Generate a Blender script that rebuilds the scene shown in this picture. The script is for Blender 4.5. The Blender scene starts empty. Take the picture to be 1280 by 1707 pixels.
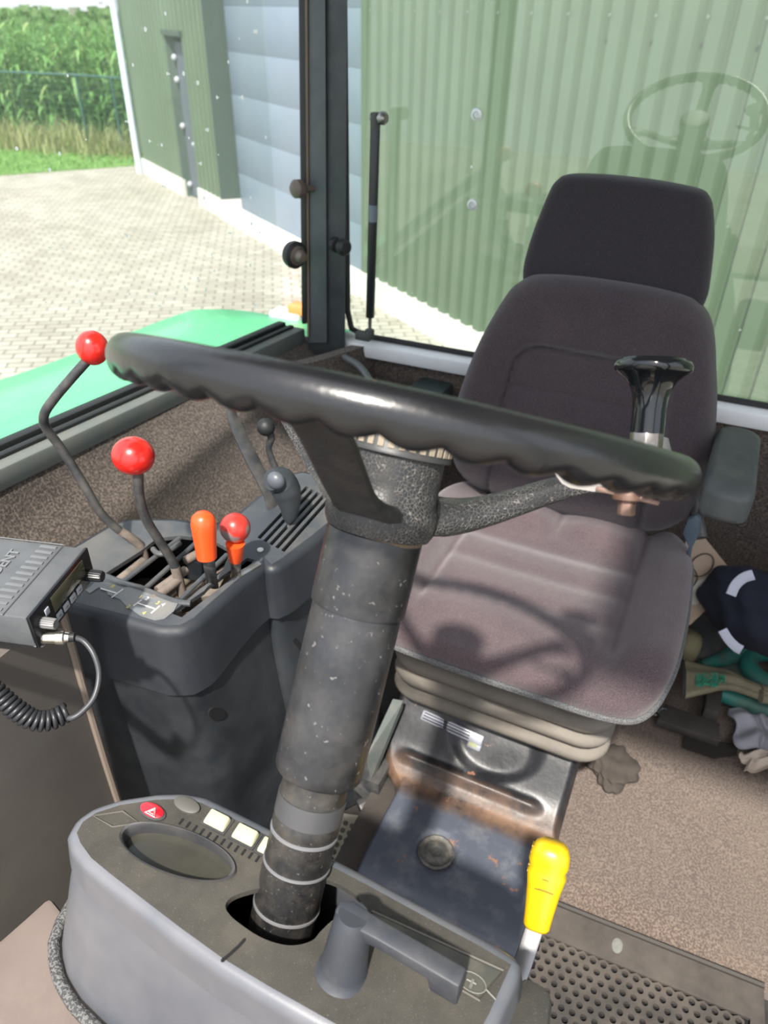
import bpy, bmesh, math, random
from mathutils import Vector as V, Matrix
from mathutils.geometry import tessellate_polygon
random.seed(7)
SC = bpy.context.scene
PI = math.pi
# ------------------------------------------------------------------ camera
FPX = 1220.0
TH, HD, RL = math.radians(34.4), math.radians(-24.7), math.radians(1.13)
CAM = V((0, 0, 1.25))
_H = V((math.sin(HD), math.cos(HD), 0)); _Z = V((0, 0, 1))
_F = math.cos(TH) * _H - math.sin(TH) * _Z
_R0 = V((math.cos(HD), -math.sin(HD), 0)); _U0 = math.sin(TH) * _H + math.cos(TH) * _Z
_R = math.cos(RL) * _R0 + math.sin(RL) * _U0
_U = -math.sin(RL) * _R0 + math.cos(RL) * _U0
cd = bpy.data.cameras.new('camera'); cam = bpy.data.objects.new('camera', cd)
SC.collection.objects.link(cam); SC.camera = cam
cam.matrix_world = Matrix(((_R.x, _U.x, -_F.x, CAM.x), (_R.y, _U.y, -_F.y, CAM.y), (_R.z, _U.z, -_F.z, CAM.z), (0, 0, 0, 1)))
cd.sensor_fit = 'HORIZONTAL'; cd.sensor_width = 36; cd.lens = FPX / 1280 * 36
cd.clip_start = 0.02; cd.clip_end = 300
cd.dof.use_dof = True; cd.dof.focus_distance = 0.72; cd.dof.aperture_fstop = 10.0
# ------------------------------------------------------------------ light
w = bpy.data.worlds.new('sky'); SC.world = w; w.use_nodes = True
nt = w.node_tree; nt.nodes.clear()
wo = nt.nodes.new('ShaderNodeOutputWorld'); wb = nt.nodes.new('ShaderNodeBackground')
sk = nt.nodes.new('ShaderNodeTexSky'); sk.sky_type = 'NISHITA'; sk.sun_disc = False
sk.sun_elevation = math.radians(57); sk.sun_rotation = math.radians(167)
sk.air_density = 1.0; sk.dust_density = 3.0; sk.ozone_density = 1.0
mx = nt.nodes.new('ShaderNodeMixRGB'); mx.inputs[0].default_value = 0.55; mx.inputs[2].default_value = (7.2, 7.4, 7.8, 1)
nt.links.new(sk.outputs[0], mx.inputs[1]); nt.links.new(mx.outputs[0], wb.inputs[0]); wb.inputs[1].default_value = 0.225
nt.links.new(wb.outputs[0], wo.inputs[0])
SUN_DIR = V((-0.13, 1.0, -1.50)).normalized()
sd = bpy.data.lights.new('sun', 'SUN'); sun = bpy.data.objects.new('sun', sd); SC.collection.objects.link(sun)
sun.rotation_euler = SUN_DIR.to_track_quat('-Z', 'Y').to_euler(); sd.energy = 6.2; sd.angle = math.radians(2.2); sd.color = (1.0, 0.95, 0.87)
sun.location = (1, -3, 4)
SC.view_settings.view_transform = 'Standard'; SC.view_settings.look = 'None'
SC.view_settings.exposure = 0.35; SC.view_settings.gamma = 1.0; SC.view_settings.use_curve_mapping = False
SC.cycles.max_bounces = 8; SC.cycles.transparent_max_bounces = 16

# ------------------------------------------------------------------ helpers
def at(x, y, X=None, Y=None, z=None, d=None):
    """point of the place seen in direction (x, y), on the plane X=, Y=, z= or at distance d"""
    v = (_F + _R * ((x - 640) / FPX) - _U * ((y - 853.5) / FPX)).normalized()
    if z is not None: t = (z - CAM.z) / v.z
    elif X is not None: t = X / v.x
    elif Y is not None: t = Y / v.y
    else: t = d
    return CAM + v * t

MATS = {}
def mat(name, c, rough=0.5, metal=0.0, c2=None, ns=20.0, amt=1.0, lo=0.35, hi=0.65, bump=0.0, bs=200.0, dust=0.0, dcol=(0.42, 0.36, 0.29),
        ds=9.0, sheen=0.0, coat=0.0, detail=4.0, scale=None, spec=0.5, speck=0.0, spcol=(.6,.55,.5), spsc=300.0):
    if name in MATS: return MATS[name]
    m = bpy.data.materials.new(name); m.use_nodes = True; MATS[name] = m
    n = m.node_tree; L = n.links; b = n.nodes['Principled BSDF']
    b.inputs['Roughness'].default_value = rough; b.inputs['Metallic'].default_value = metal
    b.inputs['Specular IOR Level'].default_value = spec
    b.inputs['Sheen Weight'].default_value = sheen; b.inputs['Coat Weight'].default_value = coat
    b.inputs['Coat Roughness'].default_value = 0.12
    tc = n.nodes.new('ShaderNodeTexCoord'); src = tc.outputs['Object']
    if scale:
        mp = n.nodes.new('ShaderNodeMapping'); mp.inputs['Scale'].default_value = scale
        L.new(src, mp.inputs[0]); src = mp.outputs[0]
    def noise(s, det=detail, r=0.6):
        t = n.nodes.new('ShaderNodeTexNoise'); t.inputs['Scale'].default_value = s; t.inputs['Detail'].default_value = det
        t.inputs['Roughness'].default_value = r
        L.new(src, t.inputs['Vector']); return t.outputs[0]
    def ramp(f, a, bb, va=0.0, vb=1.0):
        r = n.nodes.new('ShaderNodeMapRange'); r.inputs[1].default_value = a; r.inputs[2].default_value = bb
        r.inputs[3].default_value = va; r.inputs[4].default_value = vb; L.new(f, r.inputs[0]); return r.outputs[0]
    col = None
    cc = (*c, 1)
    def mixc(f, A, B):
        x = n.nodes.new('ShaderNodeMixRGB'); L.new(f, x.inputs[0])
        if isinstance(A, tuple): x.inputs[1].default_value = A
        else: L.new(A, x.inputs[1])
        x.inputs[2].default_value = B; return x.outputs[0]
    col = cc
    if c2: col = mixc(ramp(noise(ns), lo, hi, 0, amt), col, (*c2, 1))
    if dust > 0:
        f = ramp(noise(ds, 8.0, 0.7), 0.44, 0.74, 0, dust)
        col = mixc(f, col, (*dcol, 1))
    if speck > 0:
        f = ramp(noise(spsc, 2.0), 0.66, 0.72, 0, speck); col = mixc(f, col, (*spcol, 1))
    if isinstance(col, tuple): b.inputs['Base Color'].default_value = col
    else: L.new(col, b.inputs['Base Color'])
    if bump > 0:
        bp = n.nodes.new('ShaderNodeBump'); bp.inputs['Strength'].default_value = bump; bp.inputs['Distance'].default_value = 0.002
        L.new(noise(bs, 3.0), bp.inputs['Height']); L.new(bp.outputs[0], b.inputs['Normal'])
    if dust > 0:
        L.new(ramp(noise(ds * 1.7, 6.0), 0.35, 0.7, rough, min(1, rough + 0.18)), b.inputs['Roughness'])
    return m

def newbm(): return bmesh.new()
def offs(p):
    o = V((0, 0, 0))
    while p is not None: o += V(p.location); p = p.parent
    return o
def obj(name, bm, m, parent=None, bev=0.0, seg=2, angle=38, recalc=True, keep=False):
    if recalc: bmesh.ops.recalc_face_normals(bm, faces=bm.faces)
    if bev > 0:
        es = [e for e in bm.edges if len(e.link_faces) == 2 and e.calc_face_angle(0) > math.radians(32)]
        bmesh.ops.bevel(bm, geom=es, offset=bev, segments=seg, profile=0.5, affect='EDGES', clamp_overlap=True)
    ca = math.radians(angle)
    for f in bm.faces: f.smooth = True
    for e in bm.edges: e.smooth = not (len(e.link_faces) == 2 and e.calc_face_angle(0) > ca)
    if parent is not None: o0 = offs(parent)
    elif keep: o0 = V((0, 0, 0))
    else:
        xs = [v.co.x for v in bm.verts]; ys = [v.co.y for v in bm.verts]; zs = [v.co.z for v in bm.verts]
        o0 = V(((min(xs) + max(xs)) / 2, (min(ys) + max(ys)) / 2, min(zs)))
    for v in bm.verts: v.co -= o0
    me = bpy.data.meshes.new(name); bm.to_mesh(me); bm.free()
    o = bpy.data.objects.new(name, me); SC.collection.objects.link(o)
    if parent is not None: o.parent = parent
    else: o.location = o0
    if m: me.materials.append(m)
    return o
def thing(name, label, cat, loc, group=None):
    o = bpy.data.objects.new(name, None); SC.collection.objects.link(o); o.location = loc; o.empty_display_size = 0.05
    o['label'] = label; o['category'] = cat
    if group: o['group'] = group
    return o
def tag(o, label, cat, group=None, kind=None):
    o['label'] = label; o['category'] = cat
    if group: o['group'] = group
    if kind: o['kind'] = kind
    return o
def struct(o, label=None):
    o['kind'] = 'structure'
    if label: o['label'] = label
    return o
def frame(o, x, y):
    """matrix with origin o, x axis x, y axis close to y"""
    x = V(x).normalized(); z = x.cross(V(y)).normalized(); y = z.cross(x)
    return Matrix(((x.x, y.x, z.x, o[0]), (x.y, y.y, z.y, o[1]), (x.z, y.z, z.z, o[2]), (0, 0, 0, 1)))
def box(bm, c, s, M=None):
    r = bmesh.ops.create_cube(bm, size=1)['verts']
    for v in r:
        v.co = V((v.co.x * s[0] + c[0], v.co.y * s[1] + c[1], v.co.z * s[2] + c[2]))
        if M is not None: v.co = M @ v.co
    return bm
def spline(pts, n=8, closed=False):
    P = [V(p) for p in pts]; out = []; N = len(P)
    rng = range(N) if closed else range(N - 1)
    for i in rng:
        if closed: a, b, c, d = P[(i - 1) % N], P[i], P[(i + 1) % N], P[(i + 2) % N]
        else: a, b, c, d = P[max(i - 1, 0)], P[i], P[i + 1], P[min(i + 2, N - 1)]
        for k in range(n):
            t = k / n
            out.append(0.5 * ((2 * b) + (c - a) * t + (2 * a - 5 * b + 4 * c - d) * t * t + (-a + 3 * b - 3 * c + d) * t ** 3))
    if not closed: out.append(P[-1])
    return out
def tube(bm, pts, r, seg=14, smooth=0, closed=False, cap=True, flat=1.0, updir=None):
    P = [V(p) for p in pts]
    rs = list(r) if isinstance(r, (list, tuple)) else None
    if smooth:
        n0 = len(P); P = spline(P, smooth, closed)
        if rs:
            q = []
            for k in range(len(P)):
                u = k / max(1, len(P) - 1) * (n0 - 1); i = min(int(u), n0 - 2); q.append(rs[i] + (rs[i + 1] - rs[i]) * (u - i))
            rs = q
    N = len(P); rings = []
    up = V(updir) if updir else V((0.13, 0.21, 0.97))
    pn = None
    for i in range(N):
        if closed: t = (P[(i + 1) % N] - P[i - 1]).normalized()
        else: t = (P[min(i + 1, N - 1)] - P[max(i - 1, 0)]).normalized()
        if pn is None or updir:
            a = up - t * up.dot(t)
            if a.length < 1e-3: a = V((1, 0, 0)) - t * t.x
        else: a = pn - t * pn.dot(t)
        a.normalize(); pn = a; b = t.cross(a)
        rr = rs[i] if rs else r
        rings.append([bm.verts.new(P[i] + a * rr * math.cos(2 * PI * k / seg) * flat + b * rr * math.sin(2 * PI * k / seg)) for k in range(seg)])
    M = N if closed else N - 1
    for i in range(M):
        A, B = rings[i], rings[(i + 1) % N]
        for k in range(seg): bm.faces.new((A[k], A[(k + 1) % seg], B[(k + 1) % seg], B[k]))
    if cap and not closed:
        bm.faces.new(rings[0][::-1]); bm.faces.new(rings[-1])
    return bm
def lathe(bm, prof, o, axis, seg=40, cap=True, fx=1.0, xdir=None):
    """profile of (radius, height) turned about axis"""
    z = V(axis).normalized(); x = V(xdir) if xdir else V((1, 0.01, 0)); x = (x - z * x.dot(z)).normalized(); y = z.cross(x); o = V(o)
    rings = []
    for r, h in prof:
        if r < 1e-6: rings.append([bm.verts.new(o + z * h)])
        else: rings.append([bm.verts.new(o + z * h + x * r * fx * math.cos(2 * PI * k / seg) + y * r * math.sin(2 * PI * k / seg)) for k in range(seg)])
    for A, B in zip(rings, rings[1:]):
        if len(A) == 1 and len(B) == 1: continue
        for k in range(seg):
            j = (k + 1) % seg
            if len(A) == 1: bm.faces.new((A[0], B[j], B[k]))
            elif len(B) == 1: bm.faces.new((A[k], A[j], B[0]))
            else: bm.faces.new((A[k], A[j], B[j], B[k]))
    if cap:
        if len(rings[0]) > 1: bm.faces.new(rings[0][::-1])
        if len(rings[-1]) > 1: bm.faces.new(rings[-1])
    return bm
def sphere(bm, c, r, s=(1, 1, 1), M=None, u=28, v=16):
    q = bmesh.ops.create_uvsphere(bm, u_segments=u, v_segments=v, radius=1)['verts']
    for x in q:
        x.co = V((x.co.x * r * s[0], x.co.y * r * s[1], x.co.z * r * s[2]))
        if M is not None: x.co = M.to_3x3() @ x.co
        x.co += V(c)
    return bm
def prism(bm, outline, ext, holes=()):
    """flat outline with holes, extruded by the vector ext"""
    ext = V(ext); loops = [[V(p) for p in outline]] + [[V(p) for p in h] for h in holes]
    tris = tessellate_polygon(loops)
    flat = [p for l in loops for p in l]
    top = [bm.verts.new(p) for p in flat]; bot = [bm.verts.new(p + ext) for p in flat]
    for t in tris:
        try: bm.faces.new([top[i] for i in t]); bm.faces.new([bot[i] for i in reversed(t)])
        except ValueError: pass
    k = 0
    for l in loops:
        n = len(l)
        for i in range(n):
            a, b = k + i, k + (i + 1) % n
            bm.faces.new((top[a], top[b], bot[b], bot[a]))
        k += n
    return bm
def loft(bm, rings, closed=True, caps=(True, True)):
    R = [[bm.verts.new(V(p)) for p in r] for r in rings]
    for A, B in zip(R, R[1:]):
        n = len(A)
        for k in range(n if closed else n - 1):
            bm.faces.new((A[k], A[(k + 1) % n], B[(k + 1) % n], B[k]))
    if closed and caps[0]: bm.faces.new(R[0][::-1])
    if closed and caps[1]: bm.faces.new(R[-1])
    return bm
def grid(bm, fn, nu, nv):
    g = [[bm.verts.new(fn(i / nu, j / nv)) for i in range(nu + 1)] for j in range(nv + 1)]
    for j in range(nv):
        for i in range(nu): bm.faces.new((g[j][i], g[j][i + 1], g[j + 1][i + 1], g[j + 1][i]))
    return g
def slab(bm, fn, nu, nv, back):
    """a sheet fn(u,v) closed with thickness vector back"""
    a = grid(bm, fn, nu, nv); b = grid(bm, lambda u, v: V(fn(u, v)) + V(back), nu, nv)
    A = [a[0][i] for i in range(nu + 1)] + [a[j][nu] for j in range(1, nv + 1)] + [a[nv][i] for i in range(nu - 1, -1, -1)] + [a[j][0] for j in range(nv - 1, 0, -1)]
    B = [b[0][i] for i in range(nu + 1)] + [b[j][nu] for j in range(1, nv + 1)] + [b[nv][i] for i in range(nu - 1, -1, -1)] + [b[j][0] for j in range(nv - 1, 0, -1)]
    for i in range(len(A)): j = (i + 1) % len(A); bm.faces.new((A[i], A[j], B[j], B[i]))
    return bm
def rrect(w, h, r, n=8):
    out = []
    for cx, cy, a0 in ((w / 2 - r, h / 2 - r, 0), (-w / 2 + r, h / 2 - r, 90), (-w / 2 + r, -h / 2 + r, 180), (w / 2 - r, -h / 2 + r, 270)):
        for k in range(n + 1):
            a = math.radians(a0 + 90 * k / n); out.append((cx + r * math.cos(a), cy + r * math.sin(a)))
    return out
def resample(poly, n):
    P = [V(p) for p in poly]; L = [0]
    for i in range(len(P)): L.append(L[-1] + (P[(i + 1) % len(P)] - P[i]).length)
    out = []; j = 0
    for k in range(n):
        s = L[-1] * k / n
        while L[j + 1] < s: j += 1
        t = (s - L[j]) / max(1e-9, L[j + 1] - L[j]); out.append(P[j].lerp(P[(j + 1) % len(P)], t))
    return out
def pad(bm, outline, M, hf, rim=0.12, rh=0.03, depth=0.05, n=120, rings=26, c=None, back=0.92):
    """upholstered cushion: outline (u, v) in frame M, front height hf(u, v) along its z axis"""
    O = resample([V((p[0], p[1], 0)) for p in outline], n)
    if c is None: c = sum(O, V((0, 0, 0))) / n
    else: c = V((c[0], c[1], 0))
    def pt(o, t, dz):
        q = c + (o - c) * t; h = hf(q.x, q.y)
        return M @ V((q.x, q.y, h + dz))
    R = []
    for k in range(1, rings + 1):
        t = (1 - rim) * k / rings; R.append([pt(o, t, 0) for o in O])
    for k in range(1, 9):
        a = PI / 2 * k / 8; R.append([pt(o, 1 - rim + rim * math.sin(a), -rh * (1 - math.cos(a))) for o in O])
    R.append([pt(o, 1.0, -rh - depth * 0.8) for o in O]); R.append([pt(o, 0.99, -rh - depth) for o in O]); R.append([pt(o, back, -rh - depth * 1.05) for o in O])
    V0 = bm.verts.new(pt(O[0], 0, 0)); vs = [[bm.verts.new(p) for p in r] for r in R]
    for k in range(n): bm.faces.new((V0, vs[0][k], vs[0][(k + 1) % n]))
    for A, B in zip(vs, vs[1:]):
        for k in range(n): bm.faces.new((A[k], B[k], B[(k + 1) % n], A[(k + 1) % n]))
    bm.faces.new(vs[-1][::-1])
    return bm
def text_bm(s, size, M, depth=0.0004, bold=0.0):
    cu = bpy.data.curves.new('t', 'FONT'); cu.body = s; cu.size = size; cu.extrude = depth; cu.offset = bold; cu.align_x = 'CENTER'; cu.align_y = 'CENTER'
    cu.resolution_u = 3
    o = bpy.data.objects.new('t', cu); SC.collection.objects.link(o)
    dg = bpy.context.evaluated_depsgraph_get(); me = bpy.data.meshes.new_from_object(o.evaluated_get(dg))
    bm = bmesh.new(); bm.from_mesh(me); bm.transform(M)
    bpy.data.objects.remove(o); bpy.data.curves.remove(cu); bpy.data.meshes.remove(me)
    return bm
def sst(a, b, x):
    t = max(0, min(1, (x - a) / (b - a))); return t * t * (3 - 2 * t)
def groove(d, w): return math.exp(-(d / w) ** 2)

# ------------------------------------------------------------------ materials
black_pl = mat('black_plastic', (0.022, 0.024, 0.028), 0.42, c2=(0.035, 0.036, 0.038), ns=14, dust=0.10, ds=12, bump=0.06, bs=900)
blue_pl = mat('dark_console_plastic', (0.015, 0.018, 0.024), 0.45, c2=(0.024, 0.028, 0.035), ns=8, dust=0.06, ds=7, dcol=(0.25, 0.22, 0.18), bump=0.05, bs=1200)
console_top = mat('console_top_plastic', (0.045, 0.052, 0.062), 0.42, c2=(0.075, 0.078, 0.08), ns=10, dust=0.25, ds=10, dcol=(0.22, 0.19, 0.15), bump=0.05, bs=1200)
lower_pl = mat('scuffed_lower_plastic', (0.014, 0.017, 0.021), 0.45, c2=(0.035, 0.042, 0.05), ns=5, lo=.45, hi=.75, dust=0.3, ds=6, dcol=(0.10, 0.10, 0.10))
dash_top_m = mat('dusty_dash_plastic', (0.030, 0.029, 0.025), 0.8, c2=(0.055, 0.050, 0.040), ns=9, dust=0.25, ds=16, dcol=(0.16, 0.14, 0.11), bump=0.5, bs=1400, speck=.5, spsc=900, spcol=(.3,.27,.22))
dash_side = mat('grey_dash_skirt', (0.078, 0.084, 0.098), 0.28, spec=.8, c2=(0.115, 0.12, 0.134), ns=5, dust=0.25, ds=5, dcol=(0.22, 0.20, 0.18), bump=0.04, bs=700)
trim_m = mat('grey_brown_trim', (0.105, 0.092, 0.082), 0.62, c2=(0.15, 0.135, 0.12), ns=3.5, dust=0.2, ds=4, dcol=(0.23, 0.20, 0.17), bump=0.1, bs=900)
cowl_m = mat('dusty_cowl', (0.155, 0.120, 0.104), 0.75, c2=(0.20, 0.16, 0.14), ns=5, dust=0.2, ds=8, bump=0.1, bs=900)
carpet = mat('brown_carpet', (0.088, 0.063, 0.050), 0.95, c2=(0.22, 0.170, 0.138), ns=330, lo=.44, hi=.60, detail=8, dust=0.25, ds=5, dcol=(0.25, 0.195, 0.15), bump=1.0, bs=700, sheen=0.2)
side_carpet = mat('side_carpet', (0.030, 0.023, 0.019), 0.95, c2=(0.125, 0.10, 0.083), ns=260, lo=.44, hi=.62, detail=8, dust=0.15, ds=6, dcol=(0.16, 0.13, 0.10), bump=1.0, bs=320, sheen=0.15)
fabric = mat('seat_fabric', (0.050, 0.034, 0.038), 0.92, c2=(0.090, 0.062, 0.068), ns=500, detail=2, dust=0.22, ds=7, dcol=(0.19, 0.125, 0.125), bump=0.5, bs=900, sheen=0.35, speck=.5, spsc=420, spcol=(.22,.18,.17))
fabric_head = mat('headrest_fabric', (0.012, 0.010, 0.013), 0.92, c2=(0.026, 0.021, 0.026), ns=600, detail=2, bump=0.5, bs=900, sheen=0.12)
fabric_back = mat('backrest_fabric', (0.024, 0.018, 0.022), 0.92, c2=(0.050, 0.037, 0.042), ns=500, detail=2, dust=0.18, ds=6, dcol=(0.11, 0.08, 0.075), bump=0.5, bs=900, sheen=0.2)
rubber = mat('black_rubber', (0.012, 0.013, 0.014), 0.55)
braid = mat('braided_piping', (0.06, 0.062, 0.065), 0.6, c2=(0.2, 0.2, 0.2), ns=700, detail=1, bump=1.0, bs=900)
bellow_m = mat('dusty_grey_bellows', (0.135, 0.125, 0.108), 0.78, c2=(0.19, 0.17, 0.145), ns=9, dust=0.35, ds=12, dcol=(0.27, 0.23, 0.185), bump=.1, bs=700)
frame_m = mat('green_grey_frame', (0.115, 0.135, 0.128), 0.5, c2=(0.13, 0.145, 0.135), ns=12, dust=0.35, ds=14, dcol=(0.2, 0.18, 0.15))
pillar_m = mat('dark_pillar_paint', (0.022, 0.030, 0.033), 0.45, c2=(0.04, 0.05, 0.053), ns=12, dust=0.2, ds=10, dcol=(0.14, 0.12, 0.10))
pillar_g = mat('pillar_face_paint', (0.055, 0.070, 0.076), 0.45, c2=(0.08, 0.095, 0.10), ns=12, dust=0.25, ds=10, dcol=(0.16, 0.14, 0.12))
silver = mat('pale_sill_metal', (0.68, 0.70, 0.72), 0.38, 0.1, dust=0.15, ds=12)
chrome = mat('chrome', (0.75, 0.73, 0.68), 0.2, 1.0)
steel = mat('worn_steel', (0.32, 0.32, 0.32), 0.38, 0.9, c2=(0.2, 0.17, 0.14), ns=60)
blk_metal = mat('black_rod_paint', (0.028, 0.03, 0.033), 0.33, c2=(0.05, 0.05, 0.05), ns=30, dust=.12, ds=30)
rod_worn = mat('worn_brown_rod', (0.10, 0.08, 0.065), 0.55, c2=(0.19, 0.155, 0.13), ns=40, dust=.3, ds=30)
red = mat('red_knob', (0.62, 0.022, 0.012), 0.25, coat=0.5, c2=(0.50, 0.012, 0.01), ns=9)
orange = mat('orange_grip', (0.80, 0.085, 0.015), 0.35, coat=0.2)
mottled = mat('worn_red_knob', (0.50, 0.035, 0.025), 0.35, c2=(0.20, 0.16, 0.16), ns=38, lo=.52, hi=.60, detail=1, coat=.2)
yellow = mat('yellow_grip', (0.68, 0.43, 0.008), 0.30, coat=0.15)
cream = mat('cream_switch', (0.42, 0.41, 0.27), 0.45)
green_paint = mat('green_fender_paint', (0.09, 0.44, 0.20), 0.30, coat=0.25, c2=(0.10, 0.47, 0.22), ns=3, dust=.10, ds=5)
teal = mat('teal_paint', (0.015, 0.20, 0.165), 0.45, c2=(0.035, 0.12, 0.10), ns=18, dust=0.5, ds=22, dcol=(0.14, 0.10, 0.07))
glove_m = mat('beige_glove', (0.27, 0.25, 0.17), 0.9, c2=(0.20, 0.18, 0.12), ns=25, bump=.5, bs=400)
navy = mat('navy_cloth', (0.004, 0.006, 0.016), 0.9, c2=(0.006, 0.009, 0.022), ns=12, bump=.4, bs=500)
white_trim = mat('pale_stripe_cloth', (0.42, 0.44, 0.52), 0.8)
cardb = mat('cardboard', (0.30, 0.225, 0.165), 0.85, c2=(0.34, 0.26, 0.19), ns=8)
paper = mat('grey_paper', (0.42, 0.40, 0.36), 0.7)
rag_m = mat('grey_rag', (0.36, 0.37, 0.42), 0.9, c2=(0.29, 0.30, 0.34), ns=10, bump=.3, bs=300)
rag2_m = mat('cream_rag', (0.58, 0.51, 0.44), 0.9, c2=(0.5, 0.42, 0.34), ns=10, bump=.3, bs=300)
dark_hole = mat('dark_void', (0.004, 0.004, 0.005), 0.9)
white_ink = mat('white_ink', (0.62, 0.62, 0.60), 0.6)
yellow_ink = mat('yellow_ink', (0.55, 0.50, 0.16), 0.6)
green_ink = mat('green_ink', (0.03, 0.32, 0.20), 0.8)

def crackle():
    m = bpy.data.materials.new('crackled_black_paint'); m.use_nodes = True; n = m.node_tree; L = n.links; b = n.nodes['Principled BSDF']
    tc = n.nodes.new('ShaderNodeTexCoord')
    nz = n.nodes.new('ShaderNodeTexNoise'); nz.inputs['Scale'].default_value = 260; L.new(tc.outputs['Object'], nz.inputs['Vector'])
    add = n.nodes.new('ShaderNodeMixRGB'); add.blend_type = 'ADD'; add.inputs[0].default_value = 0.0012
    L.new(tc.outputs['Object'], add.inputs[1]); L.new(nz.outputs[1], add.inputs[2])
    vo = n.nodes.new('ShaderNodeTexVoronoi'); vo.feature = 'DISTANCE_TO_EDGE'; vo.inputs['Scale'].default_value = 380; L.new(add.outputs[0], vo.inputs['Vector'])
    mr = n.nodes.new('ShaderNodeMapRange'); mr.inputs[1].default_value = 0.015; mr.inputs[2].default_value = 0.075; mr.inputs[3].default_value = 1; mr.inputs[4].default_value = 0
    L.new(vo.outputs[0], mr.inputs[0])
    n2 = n.nodes.new('ShaderNodeTexNoise'); n2.inputs['Scale'].default_value = 28; L.new(tc.outputs['Object'], n2.inputs['Vector'])
    r2 = n.nodes.new('ShaderNodeMapRange'); r2.inputs[1].default_value = .3; r2.inputs[2].default_value = .6; r2.inputs[3].default_value = .15; r2.inputs[4].default_value = .9
    L.new(n2.outputs[0], r2.inputs[0]); mu = n.nodes.new('ShaderNodeMath'); mu.operation = 'MULTIPLY'; L.new(mr.outputs[0], mu.inputs[0]); L.new(r2.outputs[0], mu.inputs[1])
    mix = n.nodes.new('ShaderNodeMixRGB'); mix.inputs[1].default_value = (0.02, 0.021, 0.023, 1); mix.inputs[2].default_value = (0.24, 0.225, 0.205, 1)
    L.new(mu.outputs[0], mix.inputs[0]); L.new(mix.outputs[0], b.inputs['Base Color'])
    bp = n.nodes.new('ShaderNodeBump'); bp.inputs['Strength'].default_value = .8; bp.inputs['Distance'].default_value = .0006; bp.invert = True
    L.new(mr.outputs[0], bp.inputs['Height']); L.new(bp.outputs[0], b.inputs['Normal']); b.inputs['Roughness'].default_value = 0.42
    return m
crack = crackle()

def glass(name, tint, specks, sscale=14.0, haze=0.03, refl=1.0):
    m = bpy.data.materials.new(name); m.use_nodes = True; n = m.node_tree; L = n.links
    for x in list(n.nodes): n.nodes.remove(x)
    out = n.nodes.new('ShaderNodeOutputMaterial')
    tr = n.nodes.new('ShaderNodeBsdfTransparent'); tr.inputs[0].default_value = (*tint, 1)
    gl = n.nodes.new('ShaderNodeBsdfGlossy'); gl.inputs['Roughness'].default_value = 0.0; gl.inputs[0].default_value = (1, 1, 1, 1)
    fr = n.nodes.new('ShaderNodeLayerWeight'); fr.inputs[0].default_value = .5
    p5 = n.nodes.new('ShaderNodeMath'); p5.operation = 'POWER'; p5.inputs[1].default_value = 5; L.new(fr.outputs['Facing'], p5.inputs[0])
    mulr = n.nodes.new('ShaderNodeMath'); mulr.operation = 'MULTIPLY_ADD'; mulr.inputs[1].default_value = .9; mulr.inputs[2].default_value = .04 * refl; L.new(p5.outputs[0], mulr.inputs[0])
    m1 = n.nodes.new('ShaderNodeMixShader'); L.new(mulr.outputs[0], m1.inputs[0]); L.new(tr.outputs[0], m1.inputs[1]); L.new(gl.outputs[0], m1.inputs[2])
    df = n.nodes.new('ShaderNodeBsdfDiffuse'); df.inputs[0].default_value = (.8, .82, .8, 1)
    tl = n.nodes.new('ShaderNodeBsdfTranslucent'); tl.inputs[0].default_value = (.9, .92, .9, 1)
    dd = n.nodes.new('ShaderNodeMixShader'); dd.inputs[0].default_value = .5; L.new(df.outputs[0], dd.inputs[1]); L.new(tl.outputs[0], dd.inputs[2])
    tc = n.nodes.new('ShaderNodeTexCoord')
    vo = n.nodes.new('ShaderNodeTexVoronoi'); vo.inputs['Scale'].default_value = sscale; L.new(tc.outputs['Object'], vo.inputs['Vector'])
    sz = n.nodes.new('ShaderNodeMath'); sz.operation = 'MULTIPLY'; sz.inputs[1].default_value = specks
    sc = n.nodes.new('ShaderNodeSeparateColor'); L.new(vo.outputs['Color'], sc.inputs[0])
    pw = n.nodes.new('ShaderNodeMath'); pw.operation = 'POWER'; pw.inputs[1].default_value = 2.2; L.new(sc.outputs[0], pw.inputs[0]); L.new(pw.outputs[0], sz.inputs[0])
    lt = n.nodes.new('ShaderNodeMath'); lt.operation = 'LESS_THAN'; L.new(vo.outputs['Distance'], lt.inputs[0]); L.new(sz.outputs[0], lt.inputs[1])
    mxm = n.nodes.new('ShaderNodeMath'); mxm.operation = 'MAXIMUM'; mxm.inputs[1].default_value = haze; L.new(lt.outputs[0], mxm.inputs[0])
    m2 = n.nodes.new('ShaderNodeMixShader'); L.new(mxm.outputs[0], m2.inputs[0]); L.new(m1.outputs[0], m2.inputs[1]); L.new(dd.outputs[0], m2.inputs[2])
    L.new(m2.outputs[0], out.inputs[0]); return m
side_glass = glass('side_window_glass', (.965, .985, .975), 0.12, 26, 0.03)
rear_glass = glass('rear_window_glass', (.93, .97, .945), 0.07, 20, 0.03, 1.2)

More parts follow.
